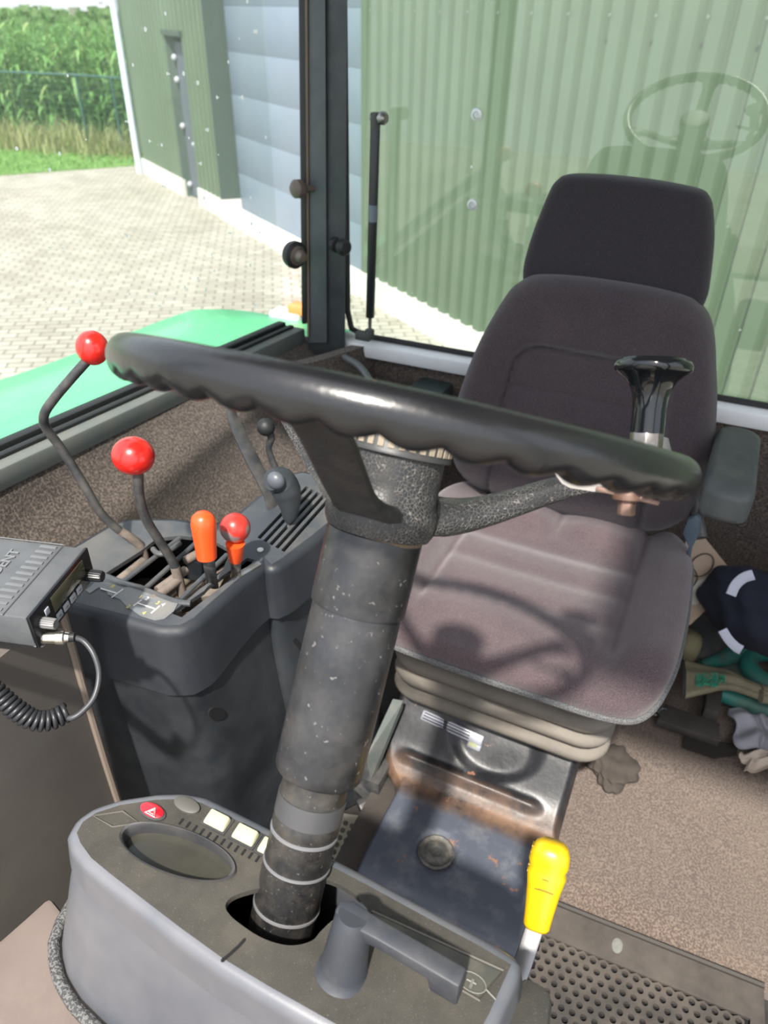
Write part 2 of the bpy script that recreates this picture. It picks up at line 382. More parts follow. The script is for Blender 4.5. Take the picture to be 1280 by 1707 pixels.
def paving():
    m = bpy.data.materials.new('concrete_block_paving'); m.use_nodes = True; n = m.node_tree; L = n.links; b = n.nodes['Principled BSDF']
    tc = n.nodes.new('ShaderNodeTexCoord'); mp = n.nodes.new('ShaderNodeMapping'); mp.inputs['Rotation'].default_value = (0, 0, math.radians(-33)); L.new(tc.outputs['Object'], mp.inputs[0])
    br = n.nodes.new('ShaderNodeTexBrick'); br.inputs['Scale'].default_value = 1.0; br.inputs['Brick Width'].default_value = .21; br.inputs['Row Height'].default_value = .105
    br.inputs['Mortar Size'].default_value = .010; br.inputs['Mortar Smooth'].default_value = .4; br.inputs['Color1'].default_value = (.34, .32, .275, 1); br.inputs['Color2'].default_value = (.44, .42, .365, 1); br.inputs['Mortar'].default_value = (.15, .14, .11, 1)
    L.new(mp.outputs[0], br.inputs['Vector'])
    nz = n.nodes.new('ShaderNodeTexNoise'); nz.inputs['Scale'].default_value = .9; nz.inputs['Detail'].default_value = 9; nz.inputs['Roughness'].default_value = .75; L.new(tc.outputs['Object'], nz.inputs['Vector'])
    mr = n.nodes.new('ShaderNodeMapRange'); mr.inputs[1].default_value = .35; mr.inputs[2].default_value = .7; L.new(nz.outputs[0], mr.inputs[0])
    mx = n.nodes.new('ShaderNodeMixRGB'); mx.blend_type = 'MULTIPLY'; mx.inputs[2].default_value = (.72, .71, .66, 1); L.new(mr.outputs[0], mx.inputs[0]); L.new(br.outputs[0], mx.inputs[1]); L.new(mx.outputs[0], b.inputs['Base Color'])
    b.inputs['Roughness'].default_value = .9; return m

# ------------------------------------------------------------------ the ground outside
GZ = -1.35
bm = newbm(); box(bm, (-5, 15, GZ - .1), (70, 60, .2))
struct(obj('ground_paving', bm, paving(), keep=True), 'light grey block paving of the farm yard')
ga = at(0, 293, z=GZ); gb = at(235, 276, z=GZ); gd = (gb - ga).normalized(); gn = V((-gd.y, gd.x, 0))
if gn.y < 0: gn = -gn
def onlawn(s, t, z=0): return V((ga.x, ga.y, GZ + z)) + gd * s + gn * t
lawn_m = mat('lawn_soil', (0.10, 0.19, 0.05), 0.95, c2=(0.15, 0.27, 0.07), ns=2.5)
bm = newbm(); prism(bm, [onlawn(-14, 0, .02), onlawn(5.5, 0, .02), onlawn(5.5, 30, .02), onlawn(-14, 30, .02)], (0, 0, -.04))
struct(obj('lawn_ground', bm, lawn_m, keep=True))
def vcmat(name, stops, rough=.8, trans=0.25):
    m = bpy.data.materials.new(name); m.use_nodes = True; n = m.node_tree; b = n.nodes['Principled BSDF']; b.inputs['Roughness'].default_value = rough
    oi = n.nodes.new('ShaderNodeNewGeometry'); r = n.nodes.new('ShaderNodeValToRGB'); n.links.new(oi.outputs['Random Per Island'], r.inputs[0])
    while len(r.color_ramp.elements) < len(stops): r.color_ramp.elements.new(.5)
    for e, (p, c) in zip(r.color_ramp.elements, stops): e.position = p; e.color = (*c, 1)
    n.links.new(r.outputs[0], b.inputs['Base Color'])
    b.inputs['Subsurface Weight'].default_value = 0
    tl = n.nodes.new('ShaderNodeBsdfTranslucent'); n.links.new(r.outputs[0], tl.inputs[0]); mxs = n.nodes.new('ShaderNodeMixShader'); mxs.inputs[0].default_value = trans
    out = n.nodes['Material Output']; n.links.new(b.outputs[0], mxs.inputs[1]); n.links.new(tl.outputs[0], mxs.inputs[2]); n.links.new(mxs.outputs[0], out.inputs[0])
    return m
def blade(bm, p, h, w, lean, a, seg=3):
    d = V((math.cos(a), math.sin(a), 0)); s = V((-d.y, d.x, 0)); pv = None
    for k in range(seg + 1):
        t = k / seg; c = V(p) + V((0, 0, h * t * (1 - .25 * lean * t))) + d * (lean * h * t * t); ww = w * (1 - t) ** .7 if k < seg else 0
        cur = [bm.verts.new(c + s * ww), bm.verts.new(c - s * ww)] if k < seg else [bm.verts.new(c)]
        if pv:
            if len(cur) == 2: bm.faces.new((pv[0], pv[1], cur[1], cur[0]))
            else: bm.faces.new((pv[0], pv[1], cur[0]))
        pv = cur
bm = newbm()
for i in range(9000):
    s = random.uniform(-4, 4.2); t = random.uniform(0.02, 2.6)
    blade(bm, onlawn(s, t, .015), random.uniform(.03, .08), .012, random.uniform(.2, .9), random.uniform(0, 6.3), 2)
tag(obj('lawn_grass', bm, vcmat('grass_blade', [(0, (.13, .27, .06)), (.5, (.19, .38, .09)), (1, (.25, .42, .13))]), recalc=False), 'short mown green grass strip between the paving and the fence', 'grass', kind='stuff')
fc = at(150, 253, z=GZ); fl = at(2, 243, z=GZ); fdir = (fl - fc).normalized(); fr_ = at(196, 259, z=GZ); fdir2 = (fr_ - fc).normalized()
fback = V((fdir.y, -fdir.x, 0)).normalized()
if fback.y < 0: fback = -fback
bm = newbm()
for i in range(5200):
    s = random.uniform(-3.5, 6); t = random.gauss(.05, .38); q = fc + fdir * s + fback * t
    blade(bm, V((q.x, q.y, GZ)), random.uniform(.15, .62) * (1.0 if random.random() < .8 else 1.25), .014, random.uniform(.1, .8), random.uniform(0, 6.3), 3)
tag(obj('tall_weeds', bm, vcmat('weed_blade', [(0, (.22, .27, .09)), (.4, (.34, .35, .16)), (.75, (.42, .40, .22)), (1, (.20, .33, .09))]), recalc=False), 'tall yellowed grass and weeds along the foot of the fence', 'weeds', kind='stuff')
# maize
bm = newbm()
for row in range(7):
    for k in range(150):
        q = fc + fdir * (-6 + k * .115 + random.uniform(-.03, .03)) + fback * (1.3 + row * .7 + random.uniform(-.06, .06))
        h = random.uniform(1.95, 2.45); base = V((q.x, q.y, GZ))
        tube(bm, [base, base + V((0, 0, h * .5)), base + V((random.uniform(-.05, .05), 0, h))], [.014, .012, .005], 5, cap=False)
        a0 = random.uniform(0, 6.3)
        for j in range(10):
            hh = h * (.12 + .085 * j); a = a0 + j * 2.6 + random.uniform(-.4, .4); Ln = random.uniform(.45, .75); d = V((math.cos(a), math.sin(a), 0)); sd_ = V((-d.y, d.x, 0)); pv = None
            up = random.uniform(.25, .6); dr = random.uniform(.35, .9)
            for m_ in range(6):
                t = m_ / 5; c = base + V((0, 0, hh)) + d * (Ln * t * .8) + V((0, 0, up * t * Ln * 1.6 - dr * t * t * Ln * 1.3)); ww = .035 * math.sin(PI * (.12 + .86 * t))
                cur = [bm.verts.new(c + sd_ * ww), bm.verts.new(c - sd_ * ww)]
                if pv: bm.faces.new((pv[0], pv[1], cur[1], cur[0]))
                pv = cur
        for j in range(4):
            blade(bm, base + V((0, 0, h - .03)), .2, .008, random.uniform(.1, .9), random.uniform(0, 6.3), 2)
tag(obj('maize_crop', bm, vcmat('maize_leaf', [(0, (.085, .20, .05)), (.4, (.14, .31, .08)), (.8, (.22, .42, .13)), (1, (.36, .45, .17))], .5, .35), recalc=False), 'dense field of tall green maize behind the wire fence', 'maize', kind='stuff')
bm = newbm(); box(bm, (-24, 24.5, GZ + .03), (44, 12, .03))
# far trees
def tree(px, py, dist, r, sx, label):
    c = at(px, py, d=dist); t = thing('tree', label, 'tree', (c.x, c.y, GZ), 'trees beyond the maize')
    bm = newbm()
    for i in range(900):
        a = random.uniform(0, 6.3); e = math.asin(random.uniform(-.6, 1)); rr = r * random.uniform(.8, 1.05)
        p = V((c.x + sx * rr * math.cos(a) * math.cos(e), c.y + sx * rr * math.sin(a) * math.cos(e), c.z - r + rr * math.sin(e)))
        s = random.uniform(.25, .5); n_ = V((random.gauss(0, 1), random.gauss(0, 1), random.gauss(0, 1))).normalized(); u_ = n_.orthogonal().normalized() * s; v_ = n_.cross(u_)
        bm.faces.new([bm.verts.new(p + u_), bm.verts.new(p + v_), bm.verts.new(p - u_), bm.verts.new(p - v_)])
    sphere(bm, (c.x, c.y, c.z - r), r * .85, (sx, sx, 1))
    obj('crown', bm, vcmat('tree_leaf_' + label[:5], [(0, (.10, .17, .06)), (1, (.17, .27, .10))]), t, recalc=False)
    bm = newbm(); tube(bm, [(c.x, c.y, GZ), (c.x, c.y, c.z - r * 1.2)], .25, 8); obj('trunk', bm, rod_worn, t)
tree(45, 14, 70, 2.2, 1.5, 'broad round tree crown above the maize at far left')
tree(97, 20, 95, 1.6, 1.3, 'small tree crown above the maize beside the bare pole')
tree(172, 20, 56, 1.9, 1.4, 'tree crown above the maize next to the green barn')
pc = at(123, 12, d=60); bm = newbm(); tube(bm, [(pc.x, pc.y, GZ), (pc.x, pc.y, pc.z)], [.42, .38], 10)
tag(obj('wooden_pole', bm, mat('pole_wood', (.22, .21, .17), .9)), 'bare upright pole rising above the maize between two trees', 'pole')
# fence
fence_m = mat('green_fence_paint', (0.035, 0.10, 0.085), 0.5)
fen = thing('wire_fence', 'dark green wire mesh fence with round posts in front of the maize', 'fence', (fc.x, fc.y, GZ))
FH = 1.42
for s, dr in ((0, fdir), (2.45, fdir), (4.9, fdir), (1.0, fdir2), (2.6, fdir2)):
    q = fc + dr * s; bm = newbm(); lathe(bm, [(.026, 0), (.026, FH), (.030, FH), (.022, FH + .02), (0, FH + .03)], (q.x, q.y, GZ), (0, 0, 1), 12); obj('post', bm, fence_m, fen)
for dr, ln in ((fdir, 6.0), (fdir2, 3.0)):
    bm = newbm(); tube(bm, [fc + V((0, 0, FH)), fc + dr * ln + V((0, 0, FH))], .02, 8); obj('top_rail', bm, fence_m, fen)
    bm = newbm()
    for k in range(int(ln / .06)):
        q = fc + dr * (k * .06); tube(bm, [q, q + V((0, 0, FH))], .0025, 3, cap=False)
    for k in range(1, 14):
        tube(bm, [fc + V((0, 0, k * .1)), fc + dr * ln + V((0, 0, k * .1))], .0025, 3, cap=False)
    obj('wire_mesh', bm, fence_m, fen)
# ------------------------------------------------------------------ barn
BA = V((-10.4, 11.6, 0)); BU = V((.836, -.549, 0)).normalized(); BN = V((-BU.y, BU.x, 0))
if BN.y < 0: BN = -BN
def W(s, z, off=0): return V((BA.x, BA.y, 0)) + BU * s + BN * off + V((0, 0, z))
barn_g = mat('barn_green_cladding', (0.108, 0.152, 0.098), 0.5, c2=(0.120, 0.168, 0.11), ns=1.5)
barn_dk = mat('barn_pier_green', (0.05, 0.075, 0.06), 0.6, c2=(0.06, 0.085, 0.07), ns=3)
door_m = mat('blue_grey_door', (0.165, 0.215, 0.265), 0.45, c2=(0.18, 0.235, 0.285), ns=1.2, dust=.1, ds=1)
plinth_m = mat('pale_concrete', (0.62, 0.61, 0.58), 0.85, c2=(0.54, 0.53, 0.49), ns=2)
sdoor_m = mat('slate_door', (0.10, 0.115, 0.14), 0.5)
barn = thing('barn', 'large green corrugated metal barn with a blue grey roller door', 'building', W(4, GZ))
ZT = 6.0
def corr(bm, s0, s1, z0, z1, pitch=.18, dep=.055):
    pts = []; s = s0
    while s < s1:
        for ds, o in ((0, 0), (.095, 0), (.115, dep), (.160, dep)):
            if s + ds * pitch / .18 < s1: pts.append((s + ds * pitch / .18, o))
        s += pitch
    pts.append((s1, 0))
    A = [bm.verts.new(W(s, z0, o)) for s, o in pts]; B = [bm.verts.new(W(s, z1, o)) for s, o in pts]
    for i in range(len(A) - 1): bm.faces.new((A[i], A[i + 1], B[i + 1], B[i]))
PZ = GZ + .26
bm = newbm(); corr(bm, 0, 2.22, PZ, ZT); corr(bm, 2.22, 3.0, .96, ZT); corr(bm, 3.0, 3.98, PZ, ZT); obj('corrugated_cladding', bm, barn_g, barn, angle=20)
bm = newbm(); corr(bm, 8.12, 19, PZ, ZT); corr(bm, 3.98, 8.12, 3.6, ZT); obj('corrugated_cladding', bm, barn_g, barn, angle=20)
bm = newbm(); prism(bm, [W(3.98, PZ, -.01), W(4.0, PZ, -.01), W(4.06, PZ, .32), W(3.98, PZ, .32)], (0, 0, ZT - PZ)); obj('corner_flashing', bm, barn_dk, barn)
bm = newbm(); prism(bm, [W(4.0, GZ, -.03), W(4.08, GZ, .32), W(3.0, GZ, .32), W(3.0, GZ, -.03)], (0, 0, .26)); prism(bm, [W(-.05, GZ, -.03), W(2.25, GZ, -.03), W(2.25, GZ, .2), W(-.05, GZ, .2)], (0, 0, .26))
prism(bm, [W(8.12, GZ, -.03), W(19, GZ, -.03), W(19, GZ, .3), W(8.12, GZ, .3)], (0, 0, .27)); obj('concrete_plinth', bm, plinth_m, barn)
bm = newbm(); prism(bm, [W(4.0, GZ, -.06), W(8.15, GZ, -.06), W(8.15, GZ, .3), W(4.0, GZ, .3)], (0, 0, .12)); obj('threshold', bm, plinth_m, barn)
rd = None
bm = newbm()
zz = GZ + .12
while zz < 3.6:
    prism(bm, [W(4.06, zz, .27), W(8.4, zz, .27), W(8.4, zz, .31), W(4.06, zz, .31)], (0, 0, .499)); zz += .5
rd = obj('roller_door', bm, door_m, barn, bev=.002)
# small door
bm = newbm(); prism(bm, [W(2.34, GZ + .03, .10), W(2.98, GZ + .03, .10), W(2.98, GZ + .03, .15), W(2.34, GZ + .03, .15)], (0, 0, 2.14)); pd = obj('personnel_door', bm, sdoor_m, barn)
bm = newbm(); prism(bm, [W(2.22, GZ, 0), W(2.32, GZ, .12), W(2.32, GZ, .2), W(2.22, GZ, .2)], (0, 0, 2.3)); prism(bm, [W(2.15, .90, -.03), W(3.05, .90, -.03), W(3.05, .90, .2), W(2.15, .90, .2)], (0, 0, .07)); obj('door_frame', bm, barn_dk, barn)
for z in (.62, .33, -.30, -1.15):
    bm = newbm(); q = W(2.36, z, .07); sphere(bm, q, .04, (1, 1, 1.1)); obj('hinge', bm, mat('white_hinge', (.45, .47, .5), .5), pd)
bm = newbm(); q = W(2.86, -.5, .07); sphere(bm, q, .05, (1.2, .7, .7)); obj('door_handle', bm, MATS['white_hinge'], pd)
bm = newbm(); tube(bm, [W(-.10, GZ, -.08), W(-.10, ZT, -.08)], .055, 14); obj('drainpipe', bm, mat('pale_drainpipe', (.62, .70, .80), .4), barn)
bm = newbm(); box(bm, (0, 0, 0), (12, .05, 7), Matrix.Translation(W(-.12, ZT - 3.5, 6)) @ Matrix.Rotation(math.atan2(BN.y, BN.x), 4, 'Z')); obj('gable_wall', bm, barn_g, barn)
for i in range(22):
    q = W(8.3 + .36 * i, 1.25, -.01)
    if i < 14: bm = newbm(); lathe(bm, [(.010, 0), (.010, .006), (0, .010)], q, -BN, 8); obj('screw', bm, mat('screw_green', (.16, .2, .15), .4), barn)

# ------------------------------------------------------------------ cab shell
floor_m = mat('black_floor_steel', (0.02, 0.02, 0.02), 0.6, c2=(.05, .042, .036), ns=12, dust=.3, ds=10, dcol=(.10, .08, .065))
bm = newbm(); box(bm, (-.15, .72, -.03), (1.5, 1.56, .04)); struct(obj('floor', bm, floor_m, keep=True), 'dirty black steel cab floor')
# rear wall under the rear window
bm = newbm()
def rw(u, v):
    x = -.80 + 1.30 * u; z = .60 * v
    return V((x, 1.475 + .006 * math.sin(9 * x + 5 * z) - .02 * groove(z - .55, .05), z))
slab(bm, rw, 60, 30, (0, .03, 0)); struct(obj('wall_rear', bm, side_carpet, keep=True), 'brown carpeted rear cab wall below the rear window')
# right-hand side wall (photo left) under the side window
SB0 = at(0, 812, z=.665); SB1 = at(508, 566, z=.60); sdir = (SB1 - SB0) / (SB1.y - SB0.y)
def sline(y, z=None):
    p = SB0 + sdir * (y - SB0.y); return V((p.x, y, p.z))
bm = newbm()
def sw(u, v):
    y = -.1 + 1.56 * u; top = sline(y); bx = -.78 + .10 * max(0, y - .4)
    z = top.z * (1 - v) + 0.42 * v; x = top.x * (1 - v) + bx * v
    x += .012 * math.sin(5 * y + 7 * v + 1) * math.sin(PI * v) + .016 * groove(v - .35 - .12 * math.sin(4 * y), .12)
    return V((x, y, z))
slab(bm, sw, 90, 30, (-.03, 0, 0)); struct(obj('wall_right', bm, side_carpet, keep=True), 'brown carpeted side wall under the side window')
bm = newbm(); slab(bm, lambda u, v: V((-.78 + .10 * max(0, -.1 + 1.56 * u - .4), -.1 + 1.56 * u, .43 * (1 - v))), 12, 2, (-.03, 0, 0)); struct(obj('wall_lower', bm, trim_m, keep=True))
# carpeted wheel housing bulge in the rear corner
bm = newbm()
def cb(u, v):
    e = (math.sin(PI * u) * (.045 + .03 * v) + .006 * math.sin(11 * u + 5 * v)) * sst(0, .22, v)
    return V((-.885 + .19 * u + .85 * e, 1.14 + .33 * u - .5 * e, .618 - .012 * math.sin(PI * u) - .42 * v))
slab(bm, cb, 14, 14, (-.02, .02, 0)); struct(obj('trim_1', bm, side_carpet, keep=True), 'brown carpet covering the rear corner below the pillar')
# side sill and window
def beam(y0, y1, dx0, dx1, dz0, dz1, bm=None):
    bm = bm or newbm()
    r = []
    for y in (y0, y1):
        p = sline(y); r.append([V((p.x + dx0, y, p.z + dz0)), V((p.x + dx1, y, p.z + dz0)), V((p.x + dx1, y, p.z + dz1)), V((p.x + dx0, y, p.z + dz1))])
    return loft(bm, r)
win1 = struct(obj('window_1', beam(-.1, 1.43, -.06, .006, -.005, .030), frame_m, keep=True, bev=.004), 'side window frame of green grey steel with glass')
bm = beam(-.1, 1.42, -.060, -.040, .028, .040); beam(-.1, 1.42, -.030, -.018, .028, .036, bm); r_ = obj('seal', bm, rubber, win1, bev=.002)
p0, p1 = sline(-.1), sline(1.42)
bm = newbm(); tp0 = at(503, 0, Y=1.40); 
prism(bm, [p0 + V((-.048, 0, .03)), p1 + V((-.048, 0, .03)), V((p1.x - .045, 1.42, 1.72)), V((p0.x - .045, -.1, 1.72))], (-.004, 0, 0)); obj('pane', bm, side_glass, win1)
# pillar (rear corner) - lofted between a lower and an upper section
def sect(y, pxs, Ys): return [at(px, y, Y=Y) for px, Y in zip(pxs, Ys)]
def column_strip(name, m, lo, hi, Ys, ylo, yhi, bev=.003, parent=None):
    bm = newbm(); loft(bm, [[at(a, ylo, Y=Y) for a, Y in zip(lo, Ys)], [at(a, yhi, Y=Y) for a, Y in zip(hi, Ys)]]); return obj(name, bm, m, parent, bev=bev, keep=parent is None)
pil = column_strip('trim_2', pillar_m, (513, 575, 575, 518), (510, 581, 578, 512), (1.42, 1.42, 1.50, 1.50), 596, -260)
struct(pil, 'dark green grey steel corner pillar of the cab')
column_strip('pillar_face', pillar_g, (514, 545, 545, 514), (511, 541, 541, 511), (1.412, 1.412, 1.425, 1.425), 572, -260, .002, pil)
column_strip('rubber_edge', rubber, (503, 512, 512, 503), (495, 507, 507, 495), (1.405, 1.405, 1.45, 1.45), 540, -260, .003, pil)
column_strip('weather_strip', mat('rusty_strip', (.22, .15, .10), .8), (512, 515, 515, 512), (507.5, 511, 511, 507.5), (1.408, 1.408, 1.42, 1.42), 560, -260, .0008, pil)
# rear window
rz0 = .60
win2 = newbm()
loft(win2, [[V((-.79, 1.46 - .03, .585)), V((-.79, 1.46 - .03, .618)), V((-.79, 1.46 + .02, .624)), V((-.79, 1.46 + .02, .585))], [V((.50, 1.475 - .03, .600)), V((.50, 1.475 - .03, .633)), V((.50, 1.475 + .02, .639)), V((.50, 1.475 + .02, .600))]])
win2 = struct(obj('window_2', win2, silver, keep=True, bev=.006), 'rear window with pale metal sill')
bm = newbm(); prism(bm, [V((-.80, 1.465, .62)), V((.50, 1.478, .635)), V((.50, 1.478, 1.72)), V((-.80, 1.465, 1.72))], (0, .004, 0)); obj('pane', bm, rear_glass, win2)
bm = newbm(); tube(bm, [V((-.775, 1.462, 1.6)), V((-.775, 1.462, .68)), V((-.765, 1.462, .638)), V((-.73, 1.462, .626)), V((.50, 1.474, .640))], .007, 8); obj('seal', bm, rubber, win2)
# unseen roof, outline cut to place sun and shade on the seat; front posts
bm = newbm(); prism(bm, [(-.87, .34, 1.72), (.055, .34, 1.72), (.055, -.045, 1.72), (.58, -.045, 1.72), (.58, 1.51, 1.72), (-.87, 1.51, 1.72)], (0, 0, .08)); struct(obj('ceiling', bm, mat('roof_lining', (.10, .09, .085), .9), keep=True), 'dark cab roof lining, unseen, cut open in front for the sunlight')
for nm, x, y in (('trim_3', -.90, -.02), ('trim_4', .54, .02), ('trim_5', .54, 1.46)):
    bm = newbm(); box(bm, (x, y, .90), (.07, .06, 1.72)); struct(obj(nm, bm, pillar_m, keep=True, bev=.01))

bm = newbm(); box(bm, (.565, .72, .28), (.03, 1.56, .54)); struct(obj('wall_left', bm, trim_m, keep=True, bev=.005))  # unseen lower side wall, added to cut the light inside the cab
# green fender outside
fd = thing('green_fender', 'glossy green rear fender outside the side window', 'fender', at(250, 650, z=.3))
F = [at(-260, 700, z=.50), at(0, 630, z=.50), at(160, 573, z=.50), at(300, 520, z=.50), at(345, 514, z=.50), at(400, 517, z=.50), at(472, 530, z=.50), at(520, 545, z=.50)]
ins = [V((-.99, -.1, .5)), V((-.99, .5, .5)), V((-.97, .9, .5)), V((-.95, 1.3, .5)), V((-.93, 1.45, .5)), V((-.90, 1.58, .5)), V((-.88, 1.66, .5)), V((-.86, 1.72, .5))]
bm = newbm(); Fs, Is = spline(F, 5), spline(ins, 5); rg = []
for a, b in zip(Fs, Is):
    o = (a - b).normalized()
    rg.append([b + V((0, 0, -.02)), b + V((0, 0, .012)), b.lerp(a, .3) + V((0, 0, .022)), b.lerp(a, .65) + V((0, 0, .018)), a - o * .03 + V((0, 0, .006)), a - o * .006 + V((0, 0, -.006)), a + V((0, 0, -.03)), a + V((0, 0, -.12)), a + V((0, 0, -.12)) - o * .01, a - o * .02 + V((0, 0, -.04))])
loft(bm, rg); obj('fender_skin', bm, green_paint, fd, angle=50)
bm = newbm(); q = at(466, 522, z=.53); box(bm, (q.x + .01, q.y + .03, .515), (.10, .06, .03)); obj('lamp_base', bm, silver, fd, bev=.008)
bm = newbm(); box(bm, (q.x + .045, q.y + .035, .54), (.055, .05, .03)); obj('lamp_lens', bm, mat('amber_lens', (.8, .25, .08), .3), fd, bev=.008)

# knobs on pillar and glass
def knob(name, label, c, axis, prof, m, cat='knob'):
    bm = newbm(); lathe(bm, prof, c, axis, 24); return tag(obj(name, bm, m, bev=0), label, cat)
cdir = (CAM - at(517, 315, Y=1.40)).normalized()
knob('window_catch_knob', 'brown round knob high on the corner pillar', at(521, 314, Y=1.412), V((-.35, -1, .1)), [(.007, -.004), (.007, .022), (.014, .026), (.018, .034), (.018, .046), (.012, .052), (0, .054)], mat('brown_knob', (.11, .085, .07), .5))
q = at(492, 425, Y=1.36); t = thing('glass_bolt', 'round rubber washer and bolt through the side window glass', 'bolt', q)
ax = V((1, -.35, 0))
bm = newbm(); lathe(bm, [(.026, -.012), (.028, -.006), (.028, .004), (.022, .008)], q, ax, 28); obj('washer', bm, rubber, t)
bm = newbm(); lathe(bm, [(.020, .006), (.020, .010), (.013, .012), (.013, .022), (.009, .028), (0, .029)], q, ax, 20); obj('bolt_head', bm, mat('brown_metal', (.16, .13, .11), .45, .5), t)
knob('window_latch_knob', 'black round latch knob on the rear side of the pillar', at(562, 408, Y=1.42), V((.9, -.5, 0)), [(.016, -.01), (.016, .002), (.007, .005), (.007, .014), (.016, .018), (.017, .030), (.012, .036), (0, .037)], rubber)
# glass fasteners of the rear window
for (x, y, lab) in ((795, 191, 'upper clear round fastener on the rear window glass'), (788, 341, 'lower clear round fastener on the rear window glass')):
    bm = newbm(); lathe(bm, [(.0105, 0), (.0115, .002), (.0105, .005), (.006, .006), (.005, .004), (0, .004)], at(x, y, Y=1.464), (0, -1, 0), 20)
    tag(obj('glass_fastener', bm, mat('pale_fastener', (.55, .60, .58), .3, .3)), lab, 'fastener', 'fasteners on the rear window')
# gas strut
a = at(626, 196, Y=1.42); b = at(616, 560, Y=1.42)
gs = thing('gas_strut', 'black gas strut standing upright before the rear window', 'strut', b)
dv = b - a
bm = newbm(); tube(bm, [a + dv * .03, a + dv * .90], .0095, 16); gc = obj('cylinder', bm, mat('strut_black', (.012, .015, .016), .35), gs, bev=.001)
bm = newbm(); tube(bm, [a + dv * .36, a + dv * .435], .0098, 16, cap=False); obj('printed_label', bm, mat('strut_label', (.12, .15, .18), .5), gc)
bm = newbm(); tube(bm, [a + dv * .89, a + dv * .99], .004, 10); obj('rod', bm, steel, gs)
bm = newbm(); tube(bm, [a - dv * .02, a + dv * .045], .010, 10); obj('end_fitting', bm, mat('grey_fitting', (.05, .055, .05), .6), gs, bev=.002)
bm = newbm(); lathe(bm, [(.007, -.01), (.007, .01), (.012, .012), (.012, .02), (.008, .025), (0, .025)], a, (1, -.15, 0), 12); obj('ball_stud', bm, steel, gs)
bm = newbm(); tube(bm, [b - dv * .035, b + dv * .015], .011, 10); box(bm, b + V((-.015, 0, -.002)), (.035, .02, .018)); obj('end_fitting', bm, mat('grey_fitting', (.1, .1, .1), .6), gs, bev=.002)

# ------------------------------------------------------------------ rear corner items
q0, q1 = at(575, 596, Y=1.38), at(622, 645, Y=1.30)
bm = newbm(); tube(bm, [at(562, 590, Y=1.44), q0, at(600, 612, Y=1.34), q1, at(635, 680, Y=1.28)], .008, 10, smooth=6)
cb_o = tag(obj('electric_cable', bm, mat('grey_cable', (.09, .10, .10), .45)), 'grey cable with an orange end below the rear sill', 'cable')
bm = newbm(); tube(bm, [at(620, 640, Y=1.302), at(628, 650, Y=1.295)], .011, 10); obj('orange_end', bm, orange, cb_o)
bm = newbm(); c0 = [at(690, 640, z=.56), at(742, 612, z=.56), at(768, 622, z=.56), at(722, 668, z=.56)]
c0 = [at(640, 668, z=.56), at(722, 616, z=.56), at(768, 627, z=.56), at(700, 690, z=.56)]
prism(bm, c0, (0, 0, -.12)); tag(obj('control_box', bm, mat('grey_green_box', (.035, .05, .048), .5), bev=.006), 'dark grey green box beside the left edge of the backrest', 'box')

# ------------------------------------------------------------------ seat
SX = -.168
seat = thing('driver_seat', 'purple grey fabric driver seat with headrest and grey bellows base', 'seat', (SX, .98, .23))
# cushion
CO = []
def cush_outline():
    P = [(-.240, .835), (-.225, .775), (-.18, .752), (-.09, .742), (0, .740), (.09, .744), (.17, .752), (.215, .775), (.238, .835), (.243, .95), (.240, 1.06), (.232, 1.14), (.20, 1.185), (.15, 1.20), (0, 1.21), (-.15, 1.20), (-.20, 1.185), (-.232, 1.14), (-.24, 1.06), (-.243, .95)]
    return [V((p.x, p.y, 0)) for p in spline([(a, b, 0) for a, b in P], 6, True)]
def cush_h(u, v):
    bol = sst(.145, .20, abs(u)) * .026 * sst(.76, .86, v)
    h = .485 + bol - .010 * sst(.80, 1.1, v) + .012 * math.cos(u * 9) * .5
    inn = 1 - sst(.13, .17, abs(u))
    for yy, w_, dp in ((.885, .017, .0035), (.965, .018, .0035), (1.045, .020, .006)):
        h -= dp * groove(v - yy - .02 * (u / .2) ** 2, w_) * inn
    h -= .010 * groove(abs(u) - .155, .010) * sst(.80, .86, v)
    back = sst(1.07, 1.13, v)
    h += .022 * back * (abs(math.sin((u + .0) * PI / .155)) ** .5) * inn - .004 * back
    h -= .012 * sst(.84, .75, v)
    return h
bm = newbm(); pad(bm, cush_outline(), Matrix.Translation((SX, 0, 0)), cush_h, rim=.08, rh=.022, depth=.014, n=220, rings=60, c=(0, .97))
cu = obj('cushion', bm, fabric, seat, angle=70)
bm = newbm(); pp = [V((SX + p.x * 1.0, p.y + (-.002 if p.y < .8 else 0), cush_h(p.x, p.y) - .030)) for p in cush_outline()]
tube(bm, [p for p in pp], .0052, 8, closed=True); obj('piping', bm, braid, cu)
bm = newbm(); prism(bm, [V((SX + x, y, .415)) for x, y in [(a * .92, .98 + b) for a, b in rrect(.46, .40, .05)]], (0, 0, .035)); obj('seat_pan', bm, black_pl, seat)
